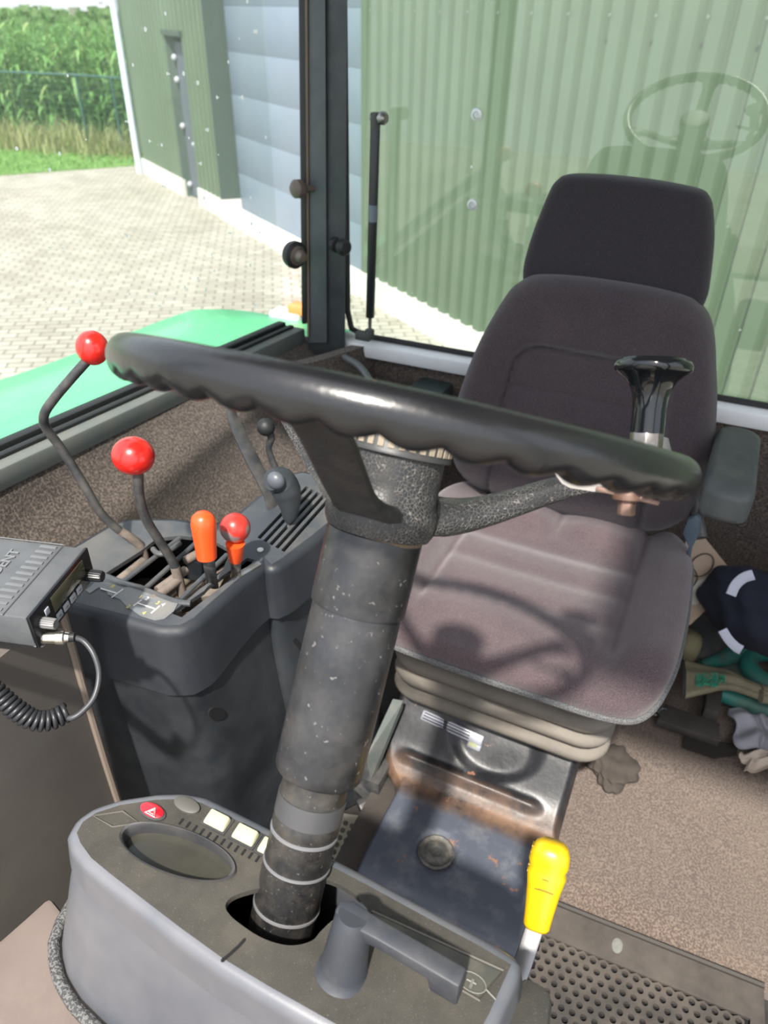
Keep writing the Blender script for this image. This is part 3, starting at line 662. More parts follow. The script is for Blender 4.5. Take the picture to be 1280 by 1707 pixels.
# backrest
BM_ = frame((SX - .008, 1.185, .475), (1, 0, 0), (0, .19, 1)) @ Matrix.Diagonal((.95, .87, 1, 1))  # local y goes up, z towards the camera (-Y)
def hw(v):
    pts = [(0.0, .14), (.02, .19), (.06, .225), (.12, .238), (.20, .238), (.28, .225), (.36, .203), (.42, .185), (.455, .165), (.475, .13)]
    for (a, x), (b, y) in zip(pts, pts[1:]):
        if v <= b: t = (v - a) / (b - a); return x + (y - x) * t
    return .1
vs = [0, .012, .03, .06, .1, .15, .2, .25, .3, .35, .4, .44, .462, .475]
ol = [(hw(v), v) for v in vs] + [(.07, .483), (0, .485), (-.07, .483)] + [(-hw(v), v) for v in reversed(vs)] + [(-.07, -.005), (0, -.006), (.07, -.005)]
ol = [(p.x, p.y) for p in spline([(a, b, 0) for a, b in ol], 4, True)]
def back_h(u, v):
    h = .045 + .020 * sst(.12, .21, abs(u)) * (1 - sst(.34, .42, v))
    dx = abs(u) - (.150 - .10 * max(0, v - .20)); dy = v - .345
    rr = .05; qx, qy = max(dx + rr, 0), max(dy + rr, 0); sd_ = math.hypot(qx, qy) + min(max(dx + rr, dy + rr), 0) - rr
    h -= .014 * groove(sd_, .008) ; h += -.004 * (sd_ < 0)
    if sd_ < 0: h -= .006 * groove(v - .262 , .007); h -= .006 * groove(v - .16, .007)
    return h
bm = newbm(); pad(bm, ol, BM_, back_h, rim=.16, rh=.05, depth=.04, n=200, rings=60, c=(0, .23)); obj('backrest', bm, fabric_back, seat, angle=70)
# headrest
HM = frame((SX - .010, 1.300, .838), (1, 0, 0), (0, .10, 1)) @ Matrix.Diagonal((.97, 1, 1, 1))
hp = [(.150, .012), (.158, .03), (.156, .06), (.146, .12), (.132, .165), (.122, .182), (.105, .192), (.05, .198), (0, .200), (-.05, .200), (-.105, .196), (-.122, .186), (-.132, .168), (-.148, .11), (-.157, .06), (-.157, .03), (-.150, .012), (-.135, .002), (-.08, -.001), (0, -.002), (.08, -.001), (.135, .002)]
hp = [(p.x, p.y) for p in spline([(a, b, 0) for a, b in hp], 5, True)]
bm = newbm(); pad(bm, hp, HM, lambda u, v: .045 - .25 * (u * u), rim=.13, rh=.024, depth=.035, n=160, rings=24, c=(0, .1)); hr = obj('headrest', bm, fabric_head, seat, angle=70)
for s in (-.05, .05):
    bm = newbm(); tube(bm, [(SX + s, 1.32, .80), (SX + s, 1.335, .93)], .006, 10); obj('headrest_post', bm, blk_metal, seat)
# bellows
bm = newbm(); rings = []; zs = []
nf = 6; z0, z1 = .225, .440
for i in range(nf):
    for t, o in ((0, -.007), (.08, .003), (.3, .013), (.6, .017), (.84, .015), (.97, .004)):
        zs.append((z0 + (z1 - z0) * (i + t) / nf, o - .0 * i))
for z, o in zs:
    rings.append([V((SX - .008 + a, 1.0 + b, z)) for a, b in rrect(.355 + 2 * o, .315 + 2 * o, .05, 6)])
loft(bm, rings); obj('bellows', bm, bellow_m, seat, angle=60)
# armrest
ar = [at(1203, 703, z=.70), at(1274, 708, z=.70), at(1252, 822, z=.70), at(1181, 817, z=.70)]
cA = sum(ar, V((0, 0, 0))) / 4; ex = V((1, 0, 0)); ey = V((0, 1, 0))
wx, wy = .068, ar[0].y - ar[3].y
bm = newbm(); pad(bm, rrect(wx, wy, .028), frame(cA - V((0, 0, .02)), ex, ey), lambda u, v: .02 - 2 * u * u, rim=.25, rh=.016, depth=.035, n=80, rings=8)
obj('armrest', bm, mat('grey_armrest', (.055, .062, .062), .55, c2=(.075, .08, .078), ns=20, dust=.15, ds=20, dcol=(.15, .14, .12)), seat, angle=70)
bm = newbm(); tube(bm, [cA + V((-.03, .10, -.05)), cA + V((-.045, .12, -.14)), V((.07, 1.17, .50))], .012, 10); obj('armrest_bracket', bm, blk_metal, seat)
# recline lever
bm = newbm(); q = at(1152, 885, Y=1.12)
prism(bm, [at(1147, 912, Y=1.12), at(1138, 890, Y=1.12), at(1146, 868, Y=1.12), at(1160, 860, Y=1.12), at(1168, 866, Y=1.12), at(1166, 890, Y=1.12), at(1154, 912, Y=1.12), at(1148, 945, Y=1.12), at(1144, 945, Y=1.12)], (0, .012, 0))
obj('recline_lever', bm, mat('blue_grey_plastic', (.06, .085, .11), .45), seat, bev=.003)
bm = newbm(); prism(bm, [at(1160, 862, Y=1.15), at(1178, 800, Y=1.15), at(1190, 800, Y=1.15), at(1170, 866, Y=1.15)], (0, .01, 0)); obj('side_bracket', bm, blk_metal, seat)

# ------------------------------------------------------------------ seat pedestal (pressed black steel)
ped = thing('seat_pedestal', 'worn black pressed steel seat base with rust and a round plug', 'seat base', (SX, .75, 0))
pm = bpy.data.materials.new('worn_pressed_steel'); pm.use_nodes = True
def pedmat():
    n = pm.node_tree; L = n.links; b = n.nodes['Principled BSDF']; tc = n.nodes.new('ShaderNodeTexCoord')
    def nz(s, d=8, r=.65):
        t = n.nodes.new('ShaderNodeTexNoise'); t.inputs['Scale'].default_value = s; t.inputs['Detail'].default_value = d; t.inputs['Roughness'].default_value = r; L.new(tc.outputs['Object'], t.inputs['Vector']); return t.outputs[0]
    def mr(f, a, c, x=0, y=1):
        t = n.nodes.new('ShaderNodeMapRange'); t.inputs[1].default_value = a; t.inputs[2].default_value = c; t.inputs[3].default_value = x; t.inputs[4].default_value = y; L.new(f, t.inputs[0]); return t.outputs[0]
    def mx(f, A, B):
        t = n.nodes.new('ShaderNodeMixRGB'); L.new(f, t.inputs[0])
        if isinstance(A, tuple): t.inputs[1].default_value = A
        else: L.new(A, t.inputs[1])
        t.inputs[2].default_value = B; return t.outputs[0]
    sp = n.nodes.new('ShaderNodeSeparateXYZ'); L.new(tc.outputs['Object'], sp.inputs[0])
    c = mx(mr(nz(14), .48, .7), (.014, .015, .018, 1), (.045, .045, .048, 1))
    c = mx(mr(sp.outputs[1], -.01, -.03, 0, 1), c, (.075, .085, .11, 1)); m2_ = n.nodes.new('ShaderNodeMath'); m2_.operation = 'MULTIPLY'; L.new(mr(nz(26), .5, .72, 0, .8), m2_.inputs[0]); L.new(mr(sp.outputs[1], -.01, -.03, 0, 1), m2_.inputs[1]); c = mx(m2_.outputs[0], c, (.16, .165, .18, 1))  # plate tinted pale blue: sky reflection put into the colour, plus random blotches
    # rust along the fold between face and plate: a worn band of its own
    ya = n.nodes.new('ShaderNodeMath'); ya.operation = 'ADD'; ya.inputs[1].default_value = -.005; L.new(sp.outputs[1], ya.inputs[0])
    ab = n.nodes.new('ShaderNodeMath'); ab.operation = 'ABSOLUTE'; L.new(ya.outputs[0], ab.inputs[0])
    band = mr(ab.outputs[0], .0, .04, 1, 0)
    mu = n.nodes.new('ShaderNodeMath'); mu.operation = 'MULTIPLY'; L.new(band, mu.inputs[0]); L.new(mr(nz(22), .32, .58), mu.inputs[1])
    c = mx(mu.outputs[0], c, (.19, .115, .075, 1))
    c = mx(mr(nz(34, 3), .66, .70, 0, .8), c, (.26, .13, .075, 1))
    L.new(c, b.inputs['Base Color']); L.new(mr(nz(9), .35, .7, .30, .62), b.inputs['Roughness']); b.inputs['Specular IOR Level'].default_value = .45
    bp = n.nodes.new('ShaderNodeBump'); bp.inputs['Strength'].default_value = .25; bp.inputs['Distance'].default_value = .003; L.new(nz(30), bp.inputs['Height']); L.new(bp.outputs[0], b.inputs['Normal'])
pedmat()
def face_prof(t):
    # (y, z) from under the bellows down the face, over the fold, across the plate, over the front edge to the floor
    P = [(.92, .222), (.875, .218), (.855, .205), (.80, .150), (.765, .128), (.745, .122), (.70, .124), (.62, .122), (.575, .116), (.558, .098), (.550, .05), (.548, 0)]
    S = spline([(0, a, b) for a, b in P], 10); i = t * (len(S) - 1); k = min(int(i), len(S) - 2); return S[k].lerp(S[k + 1], i - k)
def pf(u, v):
    p = face_prof(v); xl = -.360 + .055 * sst(.25, .5, v); xr = -.020 + .008 * sst(.3, .5, v)
    x = xl + (xr - xl) * u; e = 0
    if .1 < v < .5:
        r = math.hypot((x + .165) / .085, (p.y - .845) / .045); e -= .012 * (1 - sst(.7, 1.1, r))
        e += .010 * groove(p.y - .785, .008) * (1 - sst(.11, .14, abs(x + .19)))
    ed = min(u, 1 - u); drop = .03 * (1 - min(1, ed / .04)) ** 2
    r2 = math.hypot(x + .194, p.y - .651); e -= .006 * (1 - sst(.030, .036, r2)) if p.y < .72 else 0
    return V((x, p.y - e * .3 * (v < .5), p.z + e - drop))
bm = newbm(); slab(bm, pf, 110, 130, (0, .004, -.004)); obj('pressed_cover', bm, pm, ped, angle=70)
bm = newbm(); pc_ = V((-.194, .651, .117)); lathe(bm, [(.030, .000), (.030, .004), (.027, .006), (.023, .003), (.019, .0035), (.017, .006), (.010, .0065), (.008, .004), (.003, .004), (.003, .007), (0, .007)], pc_, (0, 0, 1), 36); obj('rubber_plug', bm, mat('grey_plug', (.07, .07, .065), .55, dust=.4, ds=60), ped, angle=50)
for (x, y) in ((687, 1184), (677, 1201), (657, 1287), (938, 1283), (929, 1303), (904, 1396)):
    q = at(x, y, Y=.845) if y < 1310 else at(x, y, Y=.775)
    bm = newbm(); lathe(bm, [(.006, -.006), (.006, .0015)], q, (0, -.6, .6), 12); obj('bolt_hole', bm, dark_hole, ped)
bm = newbm(); prism(bm, [(-.345, .57, 0), (-.03, .57, 0), (-.025, .9, 0), (-.35, .9, 0)], (0, 0, .09)); obj('inner_frame', bm, floor_m, ped)
# slide rail under the bellows
ra, rb = at(703, 1190, Y=.845), at(805, 1236, Y=.845)
M_ = frame((ra + rb) / 2, rb - ra, (0, .7, .7)); L_ = (rb - ra).length
bm = newbm(); box(bm, (0, 0, 0), (L_, .020, .010), M_); box(bm, (L_ * .40, -.010, -.002), (L_ * .22, .020, .008), M_)
sr = obj('slide_rail', bm, mat('pale_rail', (.30, .31, .35), .4, .5), ped, bev=.003)
for k in range(3):
    bm = newbm(); box(bm, (-.01, -.005 + k * .005, .0052), (L_ * .75, .0016, .001), M_); obj('rail_groove', bm, dark_hole, sr)
bm = newbm(); box(bm, (L_ * .38, -.012, .004), (.014, .007, .003), M_); obj('rail_catch', bm, mat('olive_catch', (.2, .22, .1), .5), sr)
# grey trim strip left of the pedestal
bm = newbm(); prism(bm, [at(610, 1262, z=.12), at(655, 1165, z=.23), at(672, 1168, z=.23), at(618, 1300, z=.12)], (0, 0, -.02)); tag(obj('trim_strip', bm, mat('grey_green_strip', (.11, .125, .12), .5, dust=.3, ds=20)), 'grey green plastic strip left of the black seat base', 'strip')

# ------------------------------------------------------------------ floor coverings
def hexmat(bm, cx, cy, nx, ny, p, r, z, dep, th, clip):
    for j in range(ny):
        for i in range(nx):
            x = (i + .5 * (j % 2)) * p; y = j * p * .866
            X = cx + x * math.cos(th) - y * math.sin(th); Y = cy + x * math.sin(th) + y * math.cos(th)
            if not clip(X, Y): continue
            hx = []; ci = []; lo = []
            for k in range(12):
                a = math.radians(30 * k + 30) + th; R_ = p / math.sqrt(3) if k % 2 == 0 else p / 2
                hx.append(bm.verts.new((X + R_ * math.cos(a), Y + R_ * math.sin(a), z))); ci.append(bm.verts.new((X + r * math.cos(a), Y + r * math.sin(a), z))); lo.append(bm.verts.new((X + r * .9 * math.cos(a), Y + r * .9 * math.sin(a), z - dep)))
            for k in range(12):
                m_ = (k + 1) % 12; bm.faces.new((hx[k], hx[m_], ci[m_], ci[k])); bm.faces.new((ci[k], ci[m_], lo[m_], lo[k]))
rub_mat = mat('dusty_rubber_mat', (.040, .036, .033), .7, c2=(.085, .072, .062), ns=14, dust=.5, ds=9, dcol=(.12, .10, .08), bump=.2, bs=500)
rm = thing('rubber_floor_mat', 'black rubber mat with round holes on the floor by the yellow lever', 'floor mat', (.15, .6, 0))
mo = [at(890, 1497, z=.012), at(1272, 1650, z=.012), V((.345, .45, .012)), V((-.02, .45, .012))]
bm = newbm(); prism(bm, [V((p.x, p.y, .008)) for p in mo], (0, 0, -.006)); obj('mat_base', bm, dark_hole, rm)  # near-black under the perforations: the shade of the holes put into the colour
bm = newbm(); th = math.atan2((mo[1] - mo[0]).y, (mo[1] - mo[0]).x)
CLP = lambda X, Y: Y < .655 + X * .05 and X < .31
hexmat(bm, .005, .475, 22, 15, .0165, .0050, .0165, .0075, th, CLP)
bmesh.ops.remove_doubles(bm, verts=bm.verts, dist=.0004)
o_ = obj('perforated_field', bm, rub_mat, rm, recalc=False)
bm = newbm(); prism(bm, [V((-.02, .655, .0158)), V((.31, .672, .0158)), V((.312, .45, .0158)), V((.345, .45, .0158)), V((mo[1].x, mo[1].y, .0158)), V((mo[0].x, mo[0].y, .0158))], (0, 0, -.006)); obj('mat_border', bm, rub_mat, rm)
bm = newbm(); tube(bm, [mo[0] + V((0, .004, .004)), mo[1] + V((0, .004, .004))], .005, 6); obj('edge_strip', bm, mat('edge_metal', (.05, .045, .04), .4, .3), rm)
bm = newbm(); lathe(bm, [(.013, 0), (.012, .004), (0, .006)], at(1028, 1578, z=.013), (0, 0, 1), 20, fx=.7); obj('flat_stud', bm, mat('pale_stud', (.16, .17, .16), .4, dust=.4, ds=40), rm)
# carpet
def carp(u, v):
    x = -.035 + .62 * u; y = .725 + .74 * v
    return V((x, y, .022 + .004 * math.sin(7 * x + 3 * y) + .003 * math.sin(17 * y + 9 * x) - .012 * sst(.06, 0, v)))
bm = newbm(); slab(bm, carp, 50, 60, (0, 0, -.02)); tag(obj('floor_carpet', bm, carpet), 'worn brown ribbed carpet on the cab floor right of the seat', 'carpet')
# pedal plate and clutter left of the column
bm = newbm(); pp_ = [at(545, 1350, z=.06), at(622, 1362, z=.06), at(592, 1466, z=.06), at(525, 1445, z=.06)]
pl = thing('foot_plate', 'pale perforated foot plate on the floor behind the steering column', 'foot plate', (pp_[0].x, pp_[0].y, 0))
prism(bm, pp_, (0, 0, -.05)); obj('plate', bm, mat('pale_olive_plate', (.30, .29, .24), .6, dust=.3, ds=20), pl, bev=.003)
bm = newbm()
for i in range(7):
    for j in range(3):
        q = at(576 - 5 * i + 11 * j, 1372 + 12 * i + 5 * j, z=.061); lathe(bm, [(.0048, -.001), (.0048, .0008)], q, (0, 0, 1), 10)
obj('perforations', bm, mat('plate_hole', (.07, .07, .055), .8), pl)['kind'] = 'stuff'
bm = newbm(); grid(bm, lambda u, v: V((at(372 + 75 * u, 1330 + 60 * v, z=.06)) + V((0, 0, .03 * math.sin(9 * u + 3) * math.sin(7 * v + 1) + .012 * math.sin(23 * u) * math.sin(19 * v)))), 26, 26)
bmesh.ops.solidify(bm, geom=bm.faces, thickness=.003)
tag(obj('crumpled_plastic', bm, mat('dark_crumple', (.06, .065, .065), .3, c2=(.11, .11, .105), ns=25)), 'crumpled dark plastic lying on the floor beside the console foot', 'plastic bag')
bm = newbm(); tube(bm, [at(585, 1290, z=.10), at(625, 1330, z=.06), at(600, 1350, z=.05)], .02, 10, smooth=5); box(bm, at(628, 1290, z=.08), (.05, .09, .08)); tag(obj('floor_bracket', bm, blk_metal, bev=.003), 'black steel bracket on the floor between column and seat base', 'bracket')

# ------------------------------------------------------------------ side console
CZ = .62
con = thing('side_console', 'dark plastic side console with lever slots and vent grille', 'console', (-.58, .62, 0))
def cz(x, y, z=CZ): return at(x, y, z=z)
top_out = [cz(60, 985), cz(120, 1002), cz(200, 1022), cz(270, 1042), cz(300, 1042), cz(322, 1030), cz(352, 1003), cz(400, 962), cz(436, 935), cz(440, 928), cz(452, 941), cz(470, 930), cz(520, 892), cz(562, 858), cz(580, 838), cz(585, 815), cz(560, 800), cz(505, 788), cz(488, 791), cz(440, 825), cz(395, 862), cz(350, 878), cz(290, 868), cz(215, 868), cz(185, 878), cz(140, 905), cz(40, 960)]
gate = [cz(172, 958), cz(235, 918), cz(262, 897), cz(300, 893), cz(350, 898), cz(385, 918), cz(372, 948), cz(340, 985), cz(310, 1005), cz(290, 998), cz(235, 975)]
slotA = [cz(287, 1023), cz(292, 1017), cz(412, 930), cz(425, 933), cz(418, 940), cz(303, 1029)]
slots = []
ga_, gb_, gc_, gd_ = cz(418, 900), cz(513, 802), cz(560, 828), cz(470, 928)
for k in range(5):
    t0, t1 = (k + .25) / 5.2, (k + .78) / 5.2
    a0, a1 = ga_.lerp(gd_, t0 + .04), ga_.lerp(gd_, t1 + .04); b0, b1 = gb_.lerp(gc_, t0 + .02), gb_.lerp(gc_, t1 + .02)
    slots.append([a0.lerp(b0, .06), a1.lerp(b1, .06), a1.lerp(b1, .93), a0.lerp(b0, .93)])
bm = newbm(); prism(bm, top_out, (0, 0, -.006), [gate, slotA] + slots); ct = obj('top_plate', bm, console_top, con, bev=.0012, seg=1)
bm = newbm()
inner = resample([p.copy() for p in top_out], 160); cc = sum(inner, V((0, 0, 0))) / 160
# shroud: rounded shoulder and band below the top plate
def offset(loop, d):
    n_ = len(loop); out = []
    for i in range(n_):
        t = (loop[(i + 2) % n_] - loop[i - 2]); nn = V((t.y, -t.x, 0)).normalized(); out.append(loop[i] + nn * d)
    return out
ar_ = sum(inner[i].x * inner[(i + 1) % 160].y - inner[(i + 1) % 160].x * inner[i].y for i in range(160)); sg = 1 if ar_ > 0 else -1
rg = [inner]
for a in range(1, 6):
    an = PI / 2 * a / 5; rg.append([p + V((0, 0, -.012 * (1 - math.cos(an)))) for p in offset(inner, sg * .012 * math.sin(an))])
def bandz(p): return .085 + .02 * sst(.62, .5, p.y)
rg.append([p + V((0, 0, -bandz(p))) for p in offset(inner, sg * .020)]); rg.append([p + V((0, 0, -bandz(p))) for p in offset(inner, sg * .012)])
loft(bm, rg, caps=(False, False)); obj('shroud', bm, blue_pl, con, angle=60)
bm = newbm()
b0_ = [p + V((0, 0, -.08)) for p in offset(inner, sg * .013)]
def lowdef(p, k):
    f = k / 8; c2 = V((-.60, .66, 0)); q = V((p.x, p.y, 0)).lerp(c2, .0)
    w_ = .010 * math.sin(14 * p.y + 5 * f * 3) * f + .006 * math.sin(25 * p.y)
    return V((q.x + .06 * f * sst(.5, .8, p.y) * (p.x > -.56) + w_ * (p.x > -.55), q.y + .01 * f, (CZ - .09) * (1 - f) + .0 * f))
rg = [b0_] + [[lowdef(p, k) for p in b0_] for k in range(1, 9)]
loft(bm, rg, caps=(False, True)); lb = obj('lower_body', bm, lower_pl, con, angle=60)
# gate bars and trench
bm = newbm(); prism(bm, [p + V((0, 0, -.10)) for p in offset(inner, -sg * .012)], (0, 0, -.01)); obj('trench_floor', bm, mat('trench_dust', (.05, .042, .035), .9, c2=(.16, .125, .09), ns=30), con)
bm = newbm()
for a, b in (((205, 970), (300, 897)), ((238, 985), (330, 902)), ((300, 1000), (378, 925))):
    tube(bm, [cz(*a), cz(*b)], .0035, 8)
obj('gate_rib', bm, console_top, con)
for a, b in (((192, 973), (240, 935)), ((262, 985), (310, 950)), ((308, 935), (345, 915)), ((255, 1000), (300, 965))):
    bm = newbm(); tube(bm, [cz(*a, z=CZ - .004), cz(*b, z=CZ - .004)], .0065, 12); obj('gate_rod', bm, rod_worn, con, bev=.001)
bm = newbm(); tube(bm, [cz(170, 958), cz(205, 972), cz(245, 985), cz(290, 1002), cz(318, 1006)], .0042, 8, smooth=4); tube(bm, [cz(255, 915, .628), cz(262, 922, .628), cz(275, 922, .628), cz(300, 905, .628)], .004, 8, smooth=4); obj('gate_edge', bm, console_top, con)
bm = newbm(); prism(bm, [cz(300, 1005, .56), cz(345, 965, .56), cz(390, 930, .56), cz(360, 990, .56)], (0, 0, -.02)); obj('inner_block', bm, rod_worn, con)
bm = newbm(); lathe(bm, [(.0045, 0), (.0045, .0015), (0, .003)], cz(434, 917, .6205), (0, 0, 1), 12); obj('screw_head', bm, white_ink, con)
bm = newbm(); prism(bm, [cz(393, 955, .622), cz(430, 935, .622), cz(436, 940, .622), cz(400, 962, .622)], (0, 0, -.004)); obj('clip', bm, steel, con)
# decal
dec = [cz(205, 980), cz(240, 978), cz(285, 1000), cz(297, 1006), cz(290, 1020), cz(275, 1032), cz(258, 1035), cz(235, 1028), cz(212, 1012), cz(200, 1000), cz(180, 992), cz(178, 985), cz(165, 980), cz(150, 990), cz(143, 985), cz(158, 972), cz(180, 972)]
bm = newbm(); prism(bm, [p + V((0, 0, .0012)) for p in dec], (0, 0, -.001)); dcl = obj('gear_decal', bm, mat('grey_decal', (.13, .145, .155), .35, c2=(.19, .185, .17), ns=40), ct)
for grp in ((((222, 1010), (236, 1000)), ((229, 1005), (258, 1015)), ((252, 1022), (266, 1010))), (((186, 996), (205, 982)), ((168, 981), (195, 989)))):
    bm = newbm()
    for a, b in grp: tube(bm, [cz(*a, z=CZ + .0016), cz(*b, z=CZ + .0016)], .0011, 4)
    obj('shift_pattern', bm, white_ink, dcl)
dx = (cz(262, 1012) - cz(222, 998)).normalized(); dy = V((-dx.y, dx.x, 0))
for s, x, y, m_ in (('1', 234, 995, yellow_ink), ('3', 263, 1005, yellow_ink), ('2', 214, 1011, yellow_ink), ('4', 240, 1022, yellow_ink), ('2', 245, 998, white_ink), ('4', 272, 1008, white_ink), ('R', 188, 978, yellow_ink)):
    obj('digit', text_bm(s, .009, frame(cz(x, y, CZ + .0014), dx, dy), .0003), m_, dcl)
# holes of lower body
def hit(o, x, y):
    v = (at(x, y, d=1) - CAM).normalized(); o0 = offs(o); ok, p, n_, k = o.ray_cast(CAM - o0, v)
    return (p + o0, n_) if ok else (at(x, y, d=1.0), -v)
bpy.context.view_layer.update()
for (x, y, rx, ry, tl) in ((361, 1190, .009, .020, -30), (498, 1075, .004, .045, -25)):
    q, n_ = hit(lb, x, y); n_ = n_ if n_.dot(CAM - q) > 0 else -n_
    sd0 = V((0, 0, 1)) - n_ * n_.z; sd0.normalize(); tx = sd0.cross(n_); sdd = (sd0 * math.cos(math.radians(tl)) + tx * math.sin(math.radians(tl)))
    M_ = frame(q, sdd, tx); bm = newbm(); prism(bm, [M_ @ V((ry * math.cos(a), rx * math.sin(a), .0012 * (1 if M_.col[2].xyz.dot(n_) > 0 else -1))) for a in [2 * PI * k / 28 for k in range(28)]], n_ * -.004); obj('oval_opening', bm, dark_hole, lb)

# ------------------------------------------------------------------ levers
def lever(name, label, pts, rs, m, kn, km, worn=None, flat=1.0, group=None):
    t = thing(name, label, 'lever', pts[0], group)
    bm = newbm(); tube(bm, pts, rs, 14, smooth=6, flat=flat); rd_ = obj('rod', bm, m, t, angle=60)
    if worn:
        bm = newbm(); tube(bm, pts[:worn], (rs[0] if isinstance(rs, (list, tuple)) else rs) * 1.06, 14, smooth=6, flat=flat); obj('worn_foot', bm, rod_worn, t, angle=60)
    bm = newbm(); kn(bm); obj('knob', bm, km, t, angle=60); return t
b0 = cz(305, 995, .59); bt = at(222, 760, d=.93)
def pth(px, a, b):
    ya, yb = px[0][1], px[-1][1]; out = []
    for i, (x, y) in enumerate(px):
        t = i / (len(px) - 1); out.append(at(x, y, d=(a - CAM).length * (1 - t) + (b - CAM).length * t))
    return out
lever('gear_lever', 'bent black lever with the large red ball knob, right of the radio', pth([(305, 995), (292, 945), (268, 905), (245, 868), (233, 830), (230, 785)], b0, bt), .0062, blk_metal, lambda bm: (sphere(bm, bt, .0245, (1.06, 1, .95))), red, worn=2)
b0 = cz(240, 930, .60); bt = at(154, 580, d=.98)
lever('gear_lever', 'long cranked black lever whose red ball touches the wheel rim', pth([(243, 935), (232, 908), (200, 885), (168, 855), (135, 800), (100, 745), (76, 712), (74, 690), (90, 665), (115, 635), (148, 598)], b0, bt), .0060, blk_metal, lambda bm: sphere(bm, bt, .0195, (1, 1, 1.08)), red, worn=3)
b0 = cz(355, 978, .60)
axk = (at(340, 860, d=.925) - at(347, 928, d=.95)).normalized()
lever('hydraulic_lever', 'short flat lever with an elongated orange red grip', [b0, at(350, 950, d=.96), at(347, 925, d=.95)], .008, blk_metal, lambda bm: lathe(bm, [(.008, 0), (.0125, .002), (.0135, .02), (.0150, .040), (.0155, .050), (.0135, .059), (.008, .064), (0, .066)], at(345, 932, d=.945), axk, 24), orange, flat=.4)
q = at(392, 880, d=.975); axk = (at(391, 880, d=.965) - at(393, 935, d=1.0)).normalized()
t = lever('hydraulic_lever', 'short lever with a worn red and grey ball on an orange neck', [cz(392, 962, .60), at(393, 945, d=1.0), at(393, 925, d=.99)], .007, steel, lambda bm: sphere(bm, q, .0200), mottled, flat=.5)
bm = newbm(); lathe(bm, [(.008, 0), (.009, .002), (.0115, .022), (.0125, .03)], at(393, 935, d=.995), axk, 20); obj('neck', bm, orange, t)
# dark levers at the vent grille
b0 = cz(455, 870, .60)
t = thing('throttle_lever', 'flat black lever bar standing beyond the grille under the wheel rim', 'lever', b0)
bm = newbm(); P = pth([(458, 872), (450, 825), (425, 775), (400, 725), (386, 690), (388, 672), (405, 668)], b0, at(390, 680, d=1.13)); tube(bm, P, [.013, .012, .012, .011, .009, .009, .013], 10, smooth=5, flat=.35, updir=(1, -.3, 0)); obj('bar', bm, blk_metal, t)
bm = newbm(); sphere(bm, at(402, 672, d=1.13), .018, (1.2, .8, .6)); obj('grip', bm, rubber, t)
t = thing('small_control_lever', 'thin black lever with a small dark ball behind the flat bar', 'lever', cz(470, 850, .60))
bm = newbm(); tube(bm, [cz(480, 850, .6), at(462, 790, d=1.18), at(448, 750, d=1.17), at(452, 730, d=1.16), at(446, 712, d=1.15)], [.006, .006, .005, .006, .006], 10, smooth=5); obj('rod', bm, blk_metal, t)
bm = newbm(); sphere(bm, at(443, 712, d=1.15), .014); obj('knob', bm, rubber, t)
t = thing('hand_control_lever', 'stubby black lever with a broad grey black knob on the vent grille', 'lever', cz(487, 895, .60))
bm = newbm(); tube(bm, [cz(487, 896, .60), at(482, 865, d=1.10)], .006, 10, flat=.6); obj('rod', bm, blk_metal, t)
bm = newbm(); tube(bm, [at(483, 866, d=1.09), at(483, 845, d=1.08), at(478, 820, d=1.07), at(468, 802, d=1.06), at(452, 800, d=1.045)], [.009, .015, .021, .021, .015], 16, smooth=5); obj('knob', bm, mat('worn_black_knob', (.035, .04, .045), .4), t, angle=60)
bm = newbm(); sphere(bm, at(460, 801, d=1.04), .0135, (1, .8, 1)); obj('knob_cap', bm, mat('grey_knob_cap', (.09, .10, .115), .4), t)  # paler rounded end on the knob

# ------------------------------------------------------------------ trim panel, cowl
bm = newbm()
def tpan(u, v):
    y = .425 - 1.0 * u - .012 * math.sin(v * 3); z = .66 * (1 - v)
    return V((-.615 - .03 * u + .012 * math.sin(3 * u + 2 * v), y, z))
slab(bm, tpan, 30, 24, (-.02, 0, 0)); bx_ = struct(obj('trim_6', bm, trim_m, keep=True, angle=60), 'grey brown lower trim panel beside the console')
bm = newbm(); tube(bm, [V(tpan(0, v / 10)) + V((.002, .002, 0)) for v in range(11)], .005, 8); obj('panel_lip', bm, mat('trim_lip', (.20, .16, .13), .6), bx_)
bm = newbm(); co = [at(82, 1492, z=.53), at(40, 1530, z=.53), at(0, 1565, z=.53), at(-80, 1610, z=.53), V((-.56, -.25, .53)), V((.40, -.25, .53)), V((.40, .12, .53)), V((-.2, .16, .53)), V((-.38, .19, .53))]
prism(bm, co, (0, 0, -.02)); struct(obj('trim_7', bm, cowl_m, keep=True, bev=.006), 'dusty beige cowl ledge in front of the instrument panel')

# ------------------------------------------------------------------ instrument panel
DZ = .70
dash = thing('instrument_panel', 'dusty grey black instrument panel around the foot of the steering column', 'dashboard', (-.2, .24, .3))
def dz(x, y, z=DZ): return at(x, y, z=z)
near = [(128, 1388), (134, 1405), (152, 1430), (182, 1455), (240, 1500), (300, 1546), (372, 1598), (450, 1645), (560, 1707), (700, 1790)]
far = [(775, 1765), (815, 1690), (852, 1608), (800, 1577), (740, 1545), (670, 1507), (610, 1474), (560, 1448), (500, 1418), (440, 1390), (380, 1360), (335, 1338), (300, 1332), (260, 1333), (200, 1342), (160, 1355), (138, 1370)]
dl = [dz(*p) for p in near + far]
for i in range(len(near), len(near) + 12): pass
hole = [(376, 1508), (392, 1492), (440, 1478), (475, 1466), (515, 1462), (550, 1468), (582, 1484), (600, 1500), (598, 1514), (560, 1530), (535, 1552), (520, 1568), (490, 1576), (460, 1572), (430, 1560), (400, 1540), (382, 1524)]
hl = spline([dz(*p) for p in hole], 4, True)
gcx, gcy = dz(297, 1421).x, dz(297, 1421).y
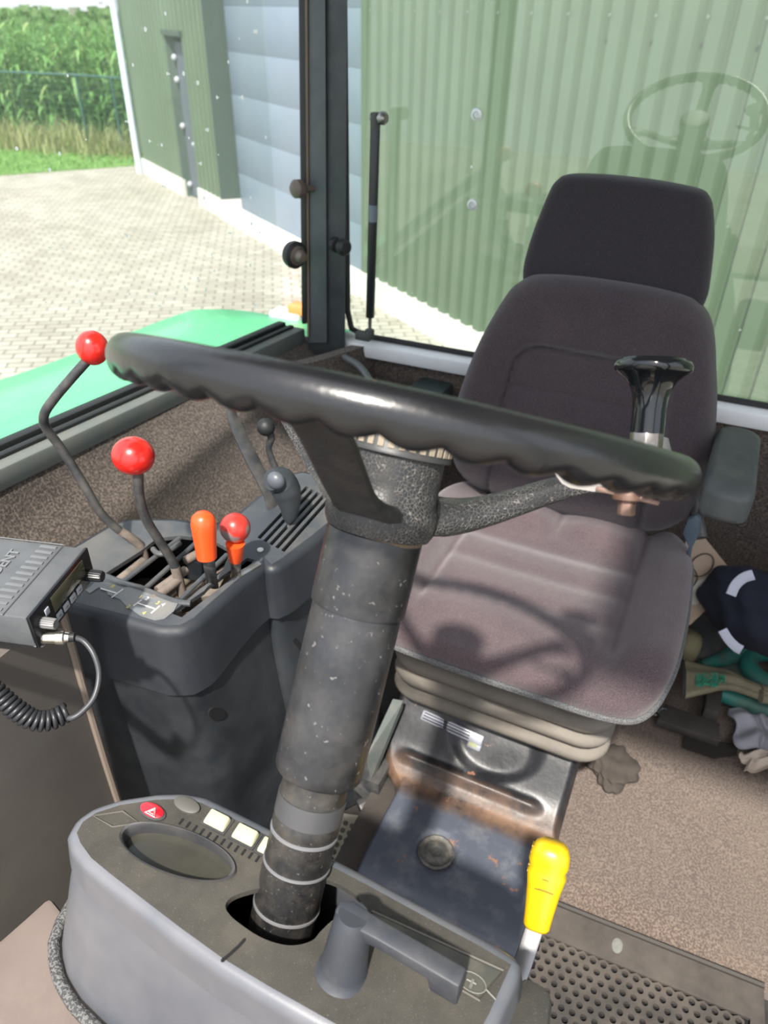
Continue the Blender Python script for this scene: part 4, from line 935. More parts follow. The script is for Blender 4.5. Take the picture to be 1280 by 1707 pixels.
ga1, ga2 = dz(207, 1388), dz(386, 1455); gu = (ga2 - ga1) / 2; gvv = (dz(310, 1395) - dz(272, 1450)) / 2
gc0 = (ga1 + ga2) / 2; gperp = V((-gu.y, gu.x, 0)).normalized() * .0170
def ell(k, s=1.0, dzv=0): a = 2 * PI * k / 48; return gc0 + gu * s * math.cos(a) + gperp * s * math.sin(a) + V((0, 0, dzv))
gh = [ell(k) for k in range(48)]
bm = newbm(); prism(bm, dl, (0, 0, -.006), [hl, gh]); dt = obj('top_cover', bm, dash_top_m, dash, angle=30)
loop = resample(dl, 200); ar2 = sum(loop[i].x * loop[(i + 1) % 200].y - loop[(i + 1) % 200].x * loop[i].y for i in range(200)); sg2 = 1 if ar2 > 0 else -1
def nearw(p): return max(sst(.25, .205, p.y), sst(-.315, -.36, p.x))
rg = [loop]
for a in range(1, 6):
    an = PI / 2 * a / 5; rg.append([p + V((0, 0, -.010 * (1 - math.cos(an)))) for p in offset(loop, sg2 * .009 * math.sin(an))])
o1 = offset(loop, sg2 * .009)
rg.append([p + V((0, 0, -.035)) for p in offset(loop, sg2 * .013)])
rg.append([p + V((0, 0, -.037)) for p in offset(loop, sg2 * .0105)])
for f in (.15, .35, .6, .85, 1.0):
    oo = offset(loop, sg2 * .011); nn_ = offset(loop, sg2 * 1.0)
    ring = []
    for p, q, l0 in zip(oo, nn_, loop):
        wgt = nearw(l0); dirn = (q - l0).normalized(); ring.append(p + dirn * (.036 * f * wgt) + V((0, 0, -.037 - .125 * f)))
    rg.append(ring)
loft(bm := newbm(), rg, caps=(False, False)); obj('skirt', bm, dash_side, dash, angle=60)
last = rg[-1]
pipe = [p + V((0, 0, .004)) for p in offset(last, sg2 * .006)]
bm = newbm(); tube(bm, pipe, .0055, 10, closed=True); obj('rubber_beading', bm, mat('ribbed_beading', (.05, .05, .05), .6, c2=(.14, .14, .135), ns=420, detail=1, lo=.48, hi=.54, bump=1.0, bs=420), dash)
bm = newbm(); loft(bm, [last, [V((p.x, p.y, .30)) for p in last]], caps=(False, True)); obj('housing', bm, black_pl, dash)
# gauge
bm = newbm(); loft(bm, [[ell(k, 1.07, .0008) for k in range(48)], [ell(k, 1.05, .003) for k in range(48)], [ell(k, 1.0, .002) for k in range(48)], [ell(k, .97, -.014) for k in range(48)]], caps=(False, False)); gg = obj('gauge_bezel', bm, black_pl, dash, angle=60)
bm = newbm(); loft(bm, [[ell(k, .98, -.010) for k in range(48)], [ell(k, .98, -.014) for k in range(48)]]); obj('gauge_glass', bm, mat('dusty_gauge_glass', (.022, .022, .018), .18, c2=(.05, .048, .038), ns=12, coat=.2), gg)
# buttons
def disc(x, y, r, h, m, name, par, sx=1.6, ydir=(1, 0, 0)):
    bm = newbm(); lathe(bm, [(r * 1.0, 0), (r, h), (r * .85, h * 1.25), (0, h * 1.3)], dz(x, y), (0, 0, 1), 30, fx=sx, xdir=ydir); return obj(name, bm, m, par, angle=50)
lat = (dz(440, 1395) - dz(330, 1340)).normalized()
disc(254, 1354, .0066, .0015, black_pl, 'button_ring', dash, 2.0, lat)
hz = disc(254, 1353, .0057, .0025, mat('red_button', (.45, .01, .02), .2, coat=.6), 'hazard_button', dash, 2.0, lat)
bm = newbm(); q = dz(254, 1353, DZ + .0038); lp = V((-lat.y, lat.x, 0)); tri = [q + lp * .0035, q - lat * .005 - lp * .003, q + lat * .005 - lp * .003]
tube(bm, tri, .0006, 4, closed=True); tube(bm, [q + (p - q) * .5 for p in tri], .0004, 4, closed=True); obj('warning_triangle', bm, white_ink, hz)
disc(312, 1344, .0062, .0025, mat('grey_button', (.085, .08, .07), .5), 'round_button', dash, 2.0, lat)
for (x, y) in ((362, 1371), (409, 1395), (452, 1418)):
    q = dz(x, y); Mq = frame(q, lat, lp); bm = newbm()
    box(bm, (0, 0, 0), (.024, .015, .0024), Mq); fr1 = obj('switch_frame', bm, black_pl, dash)
    bm = newbm(); prism(bm, [Mq @ V((a, b, 0.001)) for a, b in ((-.0105, -.0062), (.0105, -.0062), (.0105, .0062), (-.0105, .0062))], (0, 0, .0045))
    for v in bm.verts:
        if v.co.z > DZ + .003:
            l = Mq.inverted() @ v.co; v.co = Mq @ V((l.x * .85, l.y * .75 + .001, .0065 if l.y > 0 else .0040))
    obj('rocker', bm, cream, fr1, bev=.0012)
for k in range(14):
    x = 302 + 150 * k / 13; y = 1370 + 74 * k / 13; bm = newbm(); box(bm, (0, 0, 0.0006), (.0018, .0052, .0006), frame(dz(x, y), lat, (lp * .8 + lat * .5))); obj('vent_slit', bm, dark_hole, dash)
bm = newbm(); tube(bm, [dz(372, 1600, DZ + .001), dz(384, 1590, DZ + .0008), dz(398, 1577, DZ + .0008), dz(408, 1566, DZ + .0008)], .0011, 6); tube(bm, [dz(372, 1600, DZ + .001), dz(366, 1606, DZ - .008) , dz(360, 1622, DZ - .03)], .0014, 6); obj('seam', bm, dark_hole, dash)
bm = newbm()
tube(bm, [dz(*a, z=DZ + .0005) for a in ((155, 1360), (205, 1352), (232, 1372), (188, 1378))], .0009, 4, closed=True); obj('moulded_line', bm, mat('moulded_line', (.085, .078, .065), .7), dash)
bm = newbm(); tube(bm, [dz(*a, z=DZ + .0005) for a in ((620, 1518), (840, 1618), (800, 1668), (590, 1545))], .0009, 4, closed=True)
obj('moulded_line', bm, mat('moulded_line', (.085, .078, .065), .7), dash)
bm = newbm(); prism(bm, [dz(622, 1522, DZ + .0008), dz(835, 1620, DZ + .0008), dz(798, 1662, DZ + .0008), dz(598, 1546, DZ + .0008)], (0, 0, -.0008)); obj('smooth_inset', bm, mat('smooth_inset_pl', (.05, .052, .046), .35, c2=(.075, .072, .06), ns=30, dust=.3, ds=30, dcol=(.16, .14, .11)), dash)
bm = newbm(); q = dz(787, 1637, DZ + .0015); tube(bm, [q + lat * (.010 * math.cos(a * PI / 10)) + lp * (.006 * math.sin(a * PI / 10)) for a in range(20)], .0004, 4, closed=True); tube(bm, [q + lat * .010, q + lat * .018 - lp * .003], .0006, 4); tube(bm, [q - lp * .004, q + lp * .002], .001, 4); tube(bm, [q - lat * .004, q + lat * .003], .0006, 4); obj('steering_lock_symbol', bm, mat('faded_ink', (.16, .165, .14), .6), dash)
# tilt handle of the column on the panel
pb = dz(573, 1612); ptp = V((pb.x + .002, pb.y + .012, DZ + .052))
hd = None
bm = newbm(); ax = (ptp - pb); lathe(bm, [(.020, -.003), (.0175, 0), (.0165, .004), (.0145, ax.length * .5), (.0125, ax.length * .9), (.010, ax.length)], pb, ax, 28); hd = obj('column_release_handle', bm, mat('grey_handle', (.035, .039, .047), .38, dust=.1, ds=20), dash, angle=60)
e0 = at(588, 1524, z=DZ + .052); e1 = at(720, 1600, z=DZ + .050); e2 = at(772, 1630, z=DZ + .050)
bm = newbm(); d_ = (e1 - e0).normalized(); s_ = V((-d_.y, d_.x, 0)) * .0065
sec = lambda p, h, w=1.0: [p + s_ * w, p - s_ * w, p - s_ * w - V((0, 0, h)), p + s_ * w - V((0, 0, h))]
loft(bm, [sec(e0 - d_ * .012, .010, .6), sec(e0 - d_ * .004, .016, 1.2), sec(e0 + d_ * .02, .013), sec(e1, .014), sec(e1 + d_ * .002, .027), sec(e2, .027)]); obj('handle_arm', bm, MATS['grey_handle'], hd, bev=.003)
# block right of the lever slot
bk = [dz(872, 1618, .67), dz(925, 1648, .67), dz(918, 1707, .67), dz(880, 1790, .67), dz(800, 1760, .67)]
bm = newbm(); prism(bm, bk, (0, 0, -.3)); obj('side_block', bm, dash_top_m, dash, bev=.008)
bm = newbm(); prism(bm, [dz(862, 1680, .50), dz(885, 1665, .50), dz(840, 1740, .50), dz(800, 1740, .50)], (0, 0, -.15)); obj('slot_bottom', bm, dark_hole, dash)

# ------------------------------------------------------------------ yellow lever
yl = thing('parking_brake_lever', 'steel lever with the bright yellow plastic grip', 'lever', at(838, 1690, d=.80))
ya_, yb_ = at(893, 1548, d=.80), at(922, 1402, d=.775)
yd = (yb_ - ya_).normalized(); cdv = (CAM - ya_).normalized(); cdv = (cdv - yd * cdv.dot(yd)).normalized(); sdv = yd.cross(cdv)
bm = newbm(); prof = [(0, .0105, .009), (.004, .0125, .011), (.02, .0135, .0125), (.045, .0160, .0145), (.062, .0185, .0155), (.068, .0170, .0145), (.074, .0190, .016), (.086, .0180, .0165), (.094, .0150, .014), (.098, .010, .010)]
LL = (yb_ - ya_).length; rg = []
for h, a, b in prof:
    h = h / .098 * LL; rg.append([ya_ + yd * h + sdv * (a * math.copysign(abs(math.cos(t)) ** .8, math.cos(t))) + cdv * (b * math.copysign(abs(math.sin(t)) ** .8, math.sin(t))) for t in [2 * PI * k / 28 for k in range(28)]])
loft(bm, rg); yg = obj('grip', bm, yellow, yl, angle=60)
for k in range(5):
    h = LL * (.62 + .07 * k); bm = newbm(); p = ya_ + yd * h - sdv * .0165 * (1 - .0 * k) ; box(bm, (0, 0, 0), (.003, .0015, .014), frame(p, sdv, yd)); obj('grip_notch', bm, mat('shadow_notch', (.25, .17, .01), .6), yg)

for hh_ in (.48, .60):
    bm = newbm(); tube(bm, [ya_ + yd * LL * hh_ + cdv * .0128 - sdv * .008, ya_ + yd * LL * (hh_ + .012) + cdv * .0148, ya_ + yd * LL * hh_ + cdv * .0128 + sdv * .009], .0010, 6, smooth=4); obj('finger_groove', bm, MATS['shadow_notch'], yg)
bm = newbm(); rb_ = [ya_ + yd * .01, at(870, 1610, d=.81), at(838, 1690, d=.82), at(815, 1760, d=.82)]
rgs = []
for p in rb_: rgs.append([p + sdv * .0085 + cdv * .004, p - sdv * .0085 + cdv * .004, p - sdv * .0085 - cdv * .004, p + sdv * .0085 - cdv * .004])
loft(bm, rgs); obj('steel_bar', bm, mat('bare_steel_bar', (.22, .22, .225), .35, .7), yl, bev=.0015)

# ------------------------------------------------------------------ steering column
WC = at(672, 693.5, d=.52); N_ = V((-.008, .485, .874)).normalized()
_vw = (WC - CAM).normalized(); N_ = (N_ - _vw * N_.dot(_vw)).normalized()
NC = (N_ + V((.018, 0, 0))).normalized()
col = thing('steering_column', 'black steering column tube with sliding plastic sleeves', 'steering column', WC - N_ * .44)
sleeve_m = mat('scuffed_sleeve', (0.012, 0.0125, 0.014), 0.27, c2=(0.034, 0.035, 0.039), ns=16, lo=.4, hi=.75, dust=.12, ds=22, dcol=(.28, .25, .22), speck=.35, spsc=190, spcol=(.30, .29, .28))
bm = newbm(); lathe(bm, [(.0320, -.084), (.0345, -.0855), (.0350, -.088), (.0352, -.139), (.0348, -.1415), (.026, -.1415)], WC, NC, 64); obj('upper_sleeve', bm, sleeve_m, col, angle=40)
bm = newbm(); lathe(bm, [(.026, -.139), (.0325, -.1412), (.0333, -.146), (.0336, -.264), (.0334, -.2705), (.0320, -.273), (.026, -.273)], WC, NC, 64); obj('lower_sleeve', bm, sleeve_m, col, angle=40)
tube_m = mat('dusty_black_tube', (.010, .010, .011), .36, c2=(.024, .023, .021), ns=25, dust=.12, ds=30, speck=.5, spsc=500, spcol=(.2, .19, .17))
bm = newbm(); lathe(bm, [(.0252, -.270), (.0255, -.310), (.0262, -.312), (.0262, -.317), (.0255, -.319), (.0257, -.50)], WC, NC, 64); ctb = obj('column_tube', bm, tube_m, col, angle=40)
ring_m = mat('scraped_ring', (.15, .15, .155), .35)
for h, w_ in ((-.322, .0016), (-.349, .0013), (-.386, .0014)):
    bm = newbm(); lathe(bm, [(.0255, h - w_), (.0264, h - w_ * .6), (.0264, h + w_ * .6), (.0255, h + w_)], WC, NC, 64, cap=False); obj('scraped_band', bm, ring_m, ctb, angle=40)
bm = newbm(); lathe(bm, [(.0252, -.309), (.0263, -.309), (.0263, -.292), (.0252, -.292)], WC, NC, 64, cap=False); obj('collar', bm, mat('grey_collar', (.06, .06, .062), .4), ctb, angle=40)

# ------------------------------------------------------------------ steering wheel
wh = thing('steering_wheel', 'black steering wheel with finger bumps, crackled hub and spinner knob', 'steering wheel', WC - N_ * .09)
E1 = V((0, 1, 0)).cross(N_).normalized(); E2 = N_.cross(E1)
def wp(a, r, h=0): a = math.radians(a); return WC + E1 * (r * math.cos(a)) + E2 * (r * math.sin(a)) + N_ * h
def rimmat():
    m = mat('rim_rubber', (.008, .0085, .010), .26, c2=(.012, .012, .013), ns=20, bump=.12, bs=160, spec=.6)
    return m
bm = newbm(); NR, NS = 480, 28; RR, rr = .1868, .0120; rings = []
for i in range(NR):
    a = 360 * i / NR; ph = (i / NR) * 40 * 2 * PI; ring = []
    for k in range(NS):
        b = 2 * PI * k / NS; ou, up = math.cos(b), math.sin(b)
        low = max(0, -up * .85 - ou * .35) ** 1.3
        r_ = rr * (1 + .04 * up) + low * (.0052 * (abs(math.sin(ph / 2)) - .35))
        ring.append(bm.verts.new(wp(a, RR + r_ * ou * .98, r_ * up * 1.05)))
    rings.append(ring)
for i in range(NR):
    A, B = rings[i], rings[(i + 1) % NR]
    for k in range(NS): bm.faces.new((A[k], A[(k + 1) % NS], B[(k + 1) % NS], B[k]))
obj('rim', bm, rimmat(), wh, angle=80)
# hub
bm = newbm(); lathe(bm, [(.034, -.022), (.0362, -.0235), (.0364, -.045), (.0374, -.058), (.0402, -.0625), (.0412, -.070), (.0402, -.078), (.0372, -.084), (.032, -.0855), (.030, -.0855)], WC, N_, 64); hub = obj('hub', bm, crack, wh, angle=40)
bm = newbm(); lathe(bm, [(.030, -.002), (.036, -.0025), (.0385, -.006), (.0395, -.0075), (.0395, -.0228), (.0403, -.0240), (.0403, -.0262), (.037, -.027)], WC, N_, 64); cap = obj('ribbed_cap', bm, black_pl, wh, angle=40)
bm = newbm(); dust_w = mat('dusty_window', (.27, .225, .17), .8)
for k in range(34):
    a = 360 * k / 34; M_ = frame(wp(a, .0396, -.0160), wp(a + 90, 1) - WC, N_); box(bm, (0, 0, 0), (.0042, .0120, .0012), M_)
obj('dusty_recess', bm, dust_w, cap)['kind'] = 'stuff'
bm = newbm(); lathe(bm, [(.030, -.084), (.0335, -.0850), (.0335, -.0875), (.030, -.088)], WC, N_, 48); obj('dust_ring', bm, mat('brown_grime', (.12, .085, .055), .9), wh)
# spokes: hub flange to rim
def spoke(a, w0, w1, t0, t1, m, h0=-.066, h1=-.006, rs=.036, re=.178, nm='spoke'):
    d = (wp(a, 1) - WC).normalized(); s = N_.cross(d); rg = []
    for i in range(15):
        t = i / 14; r = rs + (re - rs) * t; h = h0 + (h1 - h0) * sst(0.0, 1.0, t) ; w_ = w0 + (w1 - w0) * t + .010 * groove(t, .15) + .010 * groove(t - 1, .10); tk = t0 + (t1 - t0) * t
        c = WC + d * r + N_ * h
        rg.append([c + s * w_ * x + N_ * tk * y for x, y in ((-.8, .5), (-.35, .6), (.35, .6), (.8, .5), (1, .2), (1, -.3), (.75, -.5), (-.75, -.5), (-1, -.3), (-1, .2))])
    bm = newbm(); loft(bm, rg); return obj(nm, bm, m, wh, angle=50)
spoke(274, .0155, .0170, .012, .010, mat('spoke_leather', (.022, .021, .021), .5, c2=(.035, .033, .031), ns=60, bump=.5, bs=400), rs=.028)
spoke(34, .0125, .0125, .024, .012, crack, re=.172, h1=-.016)
spoke(154, .0125, .0125, .014, .010, crack)
# spinner knob
kb = wp(30, RR, .010)
sk_ = newbm(); lathe(sk_, [(.0165, .0), (.0165, .004), (.0125, .012), (.0105, .016), (.0, .016)], kb, N_, 30)
kn_c = at(1083, 745, d=(kb - CAM).length)
obj('clamp_cup', sk_, mat('grey_clamp', (.20, .20, .205), .4, .3), wh, angle=50)
kb2 = at(1076, 745, d=.55); KU = (at(1088, 620, d=.552) - kb2).normalized()
bm = newbm(); lathe(bm, [(.0115, -.002), (.0115, .010), (.0105, .0115)], kb2, KU, 8); obj('nut', bm, steel, wh, bev=.0008)
bm = newbm(); lathe(bm, [(.0105, .0095), (.0115, .010), (.0112, .026), (.0118, .034), (.0135, .040), (.0175, .0465), (.0235, .0510), (.0258, .0530), (.0263, .0560), (.0250, .0590), (.021, .0602), (.0205, .0612), (.010, .0618), (0, .062)], kb2, KU, 56); obj('spinner_knob', bm, mat('gloss_black_knob', (.005, .006, .007), .07, coat=.2), wh, angle=50)
bm = newbm(); q = at(1046, 826, d=.50); box(bm, (0, 0, 0), (.040, .012, .0035), frame(q, E1, E2)); lathe(bm, [(.010, -.004), (.010, .003)], q, -KU, 20); lathe(bm, [(.006, .002), (.006, .013)], q, -KU, 6); obj('clamp_bolt', bm, mat('rusty_clamp', (.22, .14, .11), .45, .4, c2=(.13, .07, .05), ns=80), wh, bev=.001)
bm = newbm(); P = [at(922, 790, d=.50), at(945, 795, d=.50), at(1010, 818, d=.50), at(1045, 822, d=.50), at(1010, 824, d=.50), at(950, 815, d=.50), at(935, 808, d=.50)]; prism(bm, P, N_ * .004); obj('clamp_plate', bm, mat('pale_clamp_plate', (.26, .24, .225), .5, .2), wh, bev=.001)

# ------------------------------------------------------------------ CB radio
ZT_ = .745
A_, B_ = at(43, 1031, z=ZT_), at(141, 913, z=ZT_); ry = (B_ - A_); RW = ry.length; ry.normalize(); rx = V((ry.y, -ry.x, 0))  # rx: front normal
if rx.x < 0: rx = -rx
RH = .040; RD = .17
def rl(a, f, h): return A_ + ry * a + rx * f + V((0, 0, h))   # a: along width, f: forward, h: height from the top edge
rad = thing('radio_transceiver', 'small dark grey CB radio with ribbed lid, display and silver plug', 'radio', rl(RW / 2, -RD / 2, -RH))
RM = frame(rl(RW / 2, 0, 0), ry, V((0, 0, 1)))   # local x width, y up, z outwards
bm = newbm(); box(bm, (0, -RH / 2, -RD / 2), (RW, RH, RD), RM); case_m = mat('radio_case', (.085, .09, .095), .42, c2=(.11, .115, .12), ns=30, bump=.15, bs=900)
case = obj('case', bm, case_m, rad, bev=.0025)
TM = frame(rl(RW / 2, -.085, .0003), ry, -rx)   # on the lid: x along width, y away from the front
bm = newbm()
for k in range(12): box(bm, (-.052 + k * .0095, -.045, 0), (.0045, .020, .0016), TM)
for k in range(12): box(bm, (-.052 + k * .0095, .032, 0), (.0045, .030, .0016), TM)
o_ = obj('lid_rib', bm, mat('rib_light', (.13, .135, .14), .4), case, bev=.0005); o_['kind'] = 'stuff'
bm = newbm(); pts = [TM @ V((a, b, .0004)) for a, b in ((-.059, -.060), (.059, -.060), (.059, .06), (-.059, .06))]; tube(bm, pts, .0008, 4, closed=True); obj('lid_border', bm, MATS['rib_light'], case)
obj('maker_lettering', text_bm('PRESIDENT', .0165, TM @ Matrix.Translation((0, -.014, .0006)), .0005, .0003), mat('raised_letters', (.16, .165, .17), .4), case)
bm = newbm(); box(bm, (0, -RH / 2, .002), (RW, RH + .002, .004), RM); fp = obj('front_panel', bm, mat('radio_front', (.008, .009, .011), .25), rad, bev=.001)
bm = newbm(); box(bm, (.010, -.014, .0043), (.066, .020, .0012), RM); obj('display', bm, mat('olive_display', (.065, .065, .035), .1, coat=.4), fp, bev=.0004)
for k, x in enumerate((-.018, -.004, .010, .024)):
    bm = newbm(); box(bm, (x, -.0315, .0052), (.0105, .0085, .002), RM); bt_ = obj('push_button', bm, mat('pale_button', (.36, .38, .42), .4), fp, bev=.0009)
    bm = newbm(); box(bm, (x, -.0315, .0063), (.004, .0008, .0002), RM); obj('button_mark', bm, rubber, bt_)
bm = newbm(); box(bm, (-.034, -.012, .0052), (.0075, .0085, .002), RM); obj('push_button', bm, MATS['pale_button'], fp, bev=.0009)
def fknob(x, y, r, L_, m, name='knob'):
    bm = newbm(); c = RM @ V((x, y, .004)); ax_ = rx; n_ = 36; rg = []
    for h, s in ((0, 1), (L_ * .9, .94), (L_, .82)):
        rg.append([c + ax_ * h + (ry * math.cos(2 * PI * k / n_) + V((0, 0, 1)) * math.sin(2 * PI * k / n_)) * r * s * (1 if k % 3 else .92) for k in range(n_)])
    loft(bm, rg); return obj(name, bm, m, rad, angle=30)
fknob(-.044, -.0185, .0062, .015, mat('grey_ribbed_knob', (.16, .16, .16), .4)); fknob(.048, -.030, .0072, .017, mat('black_ribbed_knob', (.012, .013, .015), .35), 'channel_knob')
pc2 = RM @ V((-.044, -.0335, .004)); pc2 = at(66, 1062, d=(at(66, 1062, z=.70) - CAM).length * .985)
pa = (at(124, 1062, d=(pc2 - CAM).length * .985) - pc2).normalized()
bm = newbm(); lathe(bm, [(.0088, -.006), (.0088, .004), (.0082, .0045), (.0072, .005), (.0075, .018), (.0085, .0185), (.0085, .026), (.0065, .027), (.0055, .031)], pc2, pa, 28); pg = obj('plug', bm, chrome, rad, angle=30)
bm = newbm(); lathe(bm, [(.0102, -.004), (.0105, -.003), (.0105, .0035), (.0095, .004)], pc2, pa, 28); obj('lock_ring', bm, mat('pale_ring', (.55, .57, .58), .35, .3), pg)
bm = newbm(); lathe(bm, [(.0052, .028), (.0048, .036), (.003, .037)], pc2, pa, 16); obj('strain_relief', bm, rubber, pg)
bm = newbm(); box(bm, rl(RW / 2, -RD - .005, -RH / 2), (.06, .05, .012)); box(bm, (-.77, .40, .725), (.10, .03, .004)); obj('mount_bracket', bm, blk_metal, rad)
dC = (pc2 - CAM).length
c_m = mat('cable_grey', (.045, .047, .052), .42)
cc_t = thing('coiled_cable', 'grey microphone cord with a coiled section below the radio', 'cable', at(60, 1210, d=.84))
pend = pc2 + pa * .034
bm = newbm(); tube(bm, [pend, at(140, 1069, d=dC * .985), at(157, 1092, d=dC * .98), at(165, 1125, d=dC * .98), at(157, 1162, d=dC * .98), at(135, 1188, d=dC * .985), at(117, 1197, d=dC * .99), at(108, 1190, d=dC)], .0030, 10, smooth=8); obj('straight_lead', bm, c_m, cc_t)
axp = spline([at(112, 1186, d=dC), at(85, 1200, d=dC), at(55, 1200, d=dC), at(20, 1178, d=dC), at(-15, 1148, d=dC), at(-80, 1100, d=dC), at(-140, 1080, d=dC)], 30)
cum = [0]
for a, b in zip(axp, axp[1:]): cum.append(cum[-1] + (b - a).length)
pts = []; pitch = .0056; R_c = .0085; nst = int(cum[-1] / pitch * 14); j = 0
for i in range(nst):
    s = cum[-1] * i / nst
    while cum[j + 1] < s: j += 1
    c = axp[j].lerp(axp[j + 1], (s - cum[j]) / (cum[j + 1] - cum[j])); t = (axp[min(j + 3, len(axp) - 1)] - axp[max(j - 3, 0)]).normalized(); u = t.cross(V((0, 0, 1))).normalized(); v = u.cross(t)
    a = 2 * PI * s / pitch; pts.append(c + (u * math.cos(a) + v * math.sin(a)) * R_c)
bm = newbm(); tube(bm, pts, .0027, 8); obj('coil', bm, mat('coil_black', (.02, .021, .024), .4), cc_t, angle=80)

# ------------------------------------------------------------------ clutter right of the seat
# cardboard leaning on the rear wall
bm = newbm(); c1 = [at(1172, 893, Y=1.40), at(1231, 966, Y=1.36), at(1150, 1042, Y=1.22), at(1125, 1000, Y=1.22), at(1140, 900, Y=1.38)]
nrm = (c1[1] - c1[0]).cross(c1[2] - c1[0]).normalized(); c1 = [p - nrm * (p - c1[0]).dot(nrm) for p in c1]
prism(bm, c1, nrm * .004); cbd = tag(obj('cardboard_sheet', bm, cardb), 'brown cardboard sheet leaning behind the seat cushion', 'cardboard')
def oncb(x, y, o=.0):
    v = (at(x, y, d=1) - CAM); t = (c1[0] - CAM).dot(nrm) / v.dot(nrm); p = CAM + v * t; return p + nrm * (o if nrm.dot(CAM - c1[0]) > 0 else -o)
bm = newbm(); tube(bm, [oncb(1150 + 35, 930 + 10, .002)] and [oncb(1168 + 20 * math.cos(a), 943 + 18 * math.sin(a) - 6 * math.cos(a), .004) for a in [2 * PI * k / 24 for k in range(24)]], .0012, 6, closed=True)
tube(bm, [oncb(1150, 945, .004), oncb(1158, 955, .004), oncb(1160, 968, .004), oncb(1150, 982, .004)], .0012, 6, smooth=4)
tag(obj('wire_loop', bm, rubber), 'thin black wire loop lying on the cardboard', 'wire')
bm = newbm(); prism(bm, [oncb(1150, 975, .0015), oncb(1180, 960, .0015), oncb(1196, 972, .0015), oncb(1192, 985, .0015), oncb(1160, 1008, .0015), oncb(1146, 1008, .0015)], nrm * .001); tag(obj('paper_label', bm, paper), 'pale grey rounded label stuck on the cardboard', 'label')
# cap
ct_ = at(1280, 1018, Y=1.28)
cap_t = thing('navy_cap', 'dark navy cloth cap with pale stripes on the rear floor', 'cap', ct_ - V((0, 0, .09)))
def cloth(c, sx, sy, sz, seed, amp=.10):
    random.seed(seed); bm = newbm(); bmesh.ops.create_icosphere(bm, subdivisions=5, radius=1)
    ph = [random.uniform(0, 6) for _ in range(6)]
    for v in bm.verts:
        p = v.co; n_ = amp * (math.sin(4 * p.x + ph[0]) * math.sin(3 * p.y + ph[1]) + .6 * math.sin(8 * p.y + 5 * p.z + ph[2]) + .35 * math.sin(15 * p.x + 6 * p.z + ph[3]))
        v.co = V(c) + V((p.x * sx, p.y * sy, p.z * sz)) * (1 + n_)
    return bm
obj('crown', cloth(ct_, .125, .10, .070, 3, .06), navy, cap_t, angle=80)
def band(pts, w_, m, name, par, d):
    bm = newbm(); up = []
    P = spline([at(x, y, d=d) for x, y in pts], 6)
    tube(bm, P, w_, 10, flat=.35, updir=(_F.x, _F.y, _F.z)); return obj(name, bm, m, par)
dcp = (ct_ - CAM).length
band([(1218, 992), (1226, 975), (1240, 963), (1256, 958)], .010, white_trim, 'stripe', cap_t, dcp - .11)
band([(1204, 1050), (1214, 1066), (1226, 1078), (1236, 1084)], .009, white_trim, 'stripe', cap_t, dcp - .12)
random.seed(11)
bm = newbm(); tube(bm, [at(1148, 1050, z=.10), at(1158, 1062, z=.12), at(1152, 1085, z=.10), at(1146, 1105, z=.06)], [.006, .018, .018, .010], 12, smooth=5, flat=.5); tag(obj('yellow_cloth', bm, mat('dull_yellow_cloth', (.24, .24, .12), .8, c2=(.32, .27, .18), ns=30)), 'dull yellow cloth strip beside the seat cushion edge', 'cloth')
bm = newbm(); tube(bm, [at(1172, 1040, z=.08), at(1178, 1075, z=.08), at(1182, 1110, z=.05)], [.042, .045, .03], 16, smooth=5, flat=.6); tag(obj('rubber_boot', bm, mat('grey_rubber', (.045, .048, .048), .6, dust=.2, ds=20)), 'dark grey rubber piece between the yellow cloth and the navy cap', 'rubber boot')
# teal steel hook plate
tk = thing('teal_tow_bracket', 'teal painted steel bracket with a round eye on the right', 'bracket', at(1230, 1130, z=.03))
tz = .075
ring_c = at(1290, 1117, z=tz); bm = newbm(); tube(bm, [ring_c + V((.052 * math.cos(a), .052 * math.sin(a), 0)) for a in [2 * PI * k / 32 for k in range(32)]], .020, 14, closed=True); obj('eye', bm, teal, tk, angle=60)
bm = newbm(); tube(bm, [at(1168, 1108, z=tz), at(1205, 1098, z=tz), at(1245, 1082, z=tz), at(1285, 1076, z=tz)], [.010, .018, .021, .021], 12, smooth=4); obj('upper_arm', bm, teal, tk, angle=60)
bm = newbm(); tube(bm, [at(1165, 1140, z=.05), at(1200, 1155, z=.05), at(1240, 1170, z=.05), at(1300, 1190, z=.05)], [.012, .018, .019, .020], 12, smooth=4); obj('lower_arm', bm, teal, tk, angle=60)
bm = newbm(); prism(bm, [at(1170, 1112, z=.065), at(1240, 1098, z=.065), at(1262, 1100, z=.065), at(1250, 1125, z=.065), at(1285, 1150, z=.065), at(1285, 1165, z=.065), at(1200, 1140, z=.065)], (0, 0, -.02)); obj('web', bm, mat('rusty_teal', (.12, .10, .08), .6, c2=(.03, .14, .12), ns=14), tk)
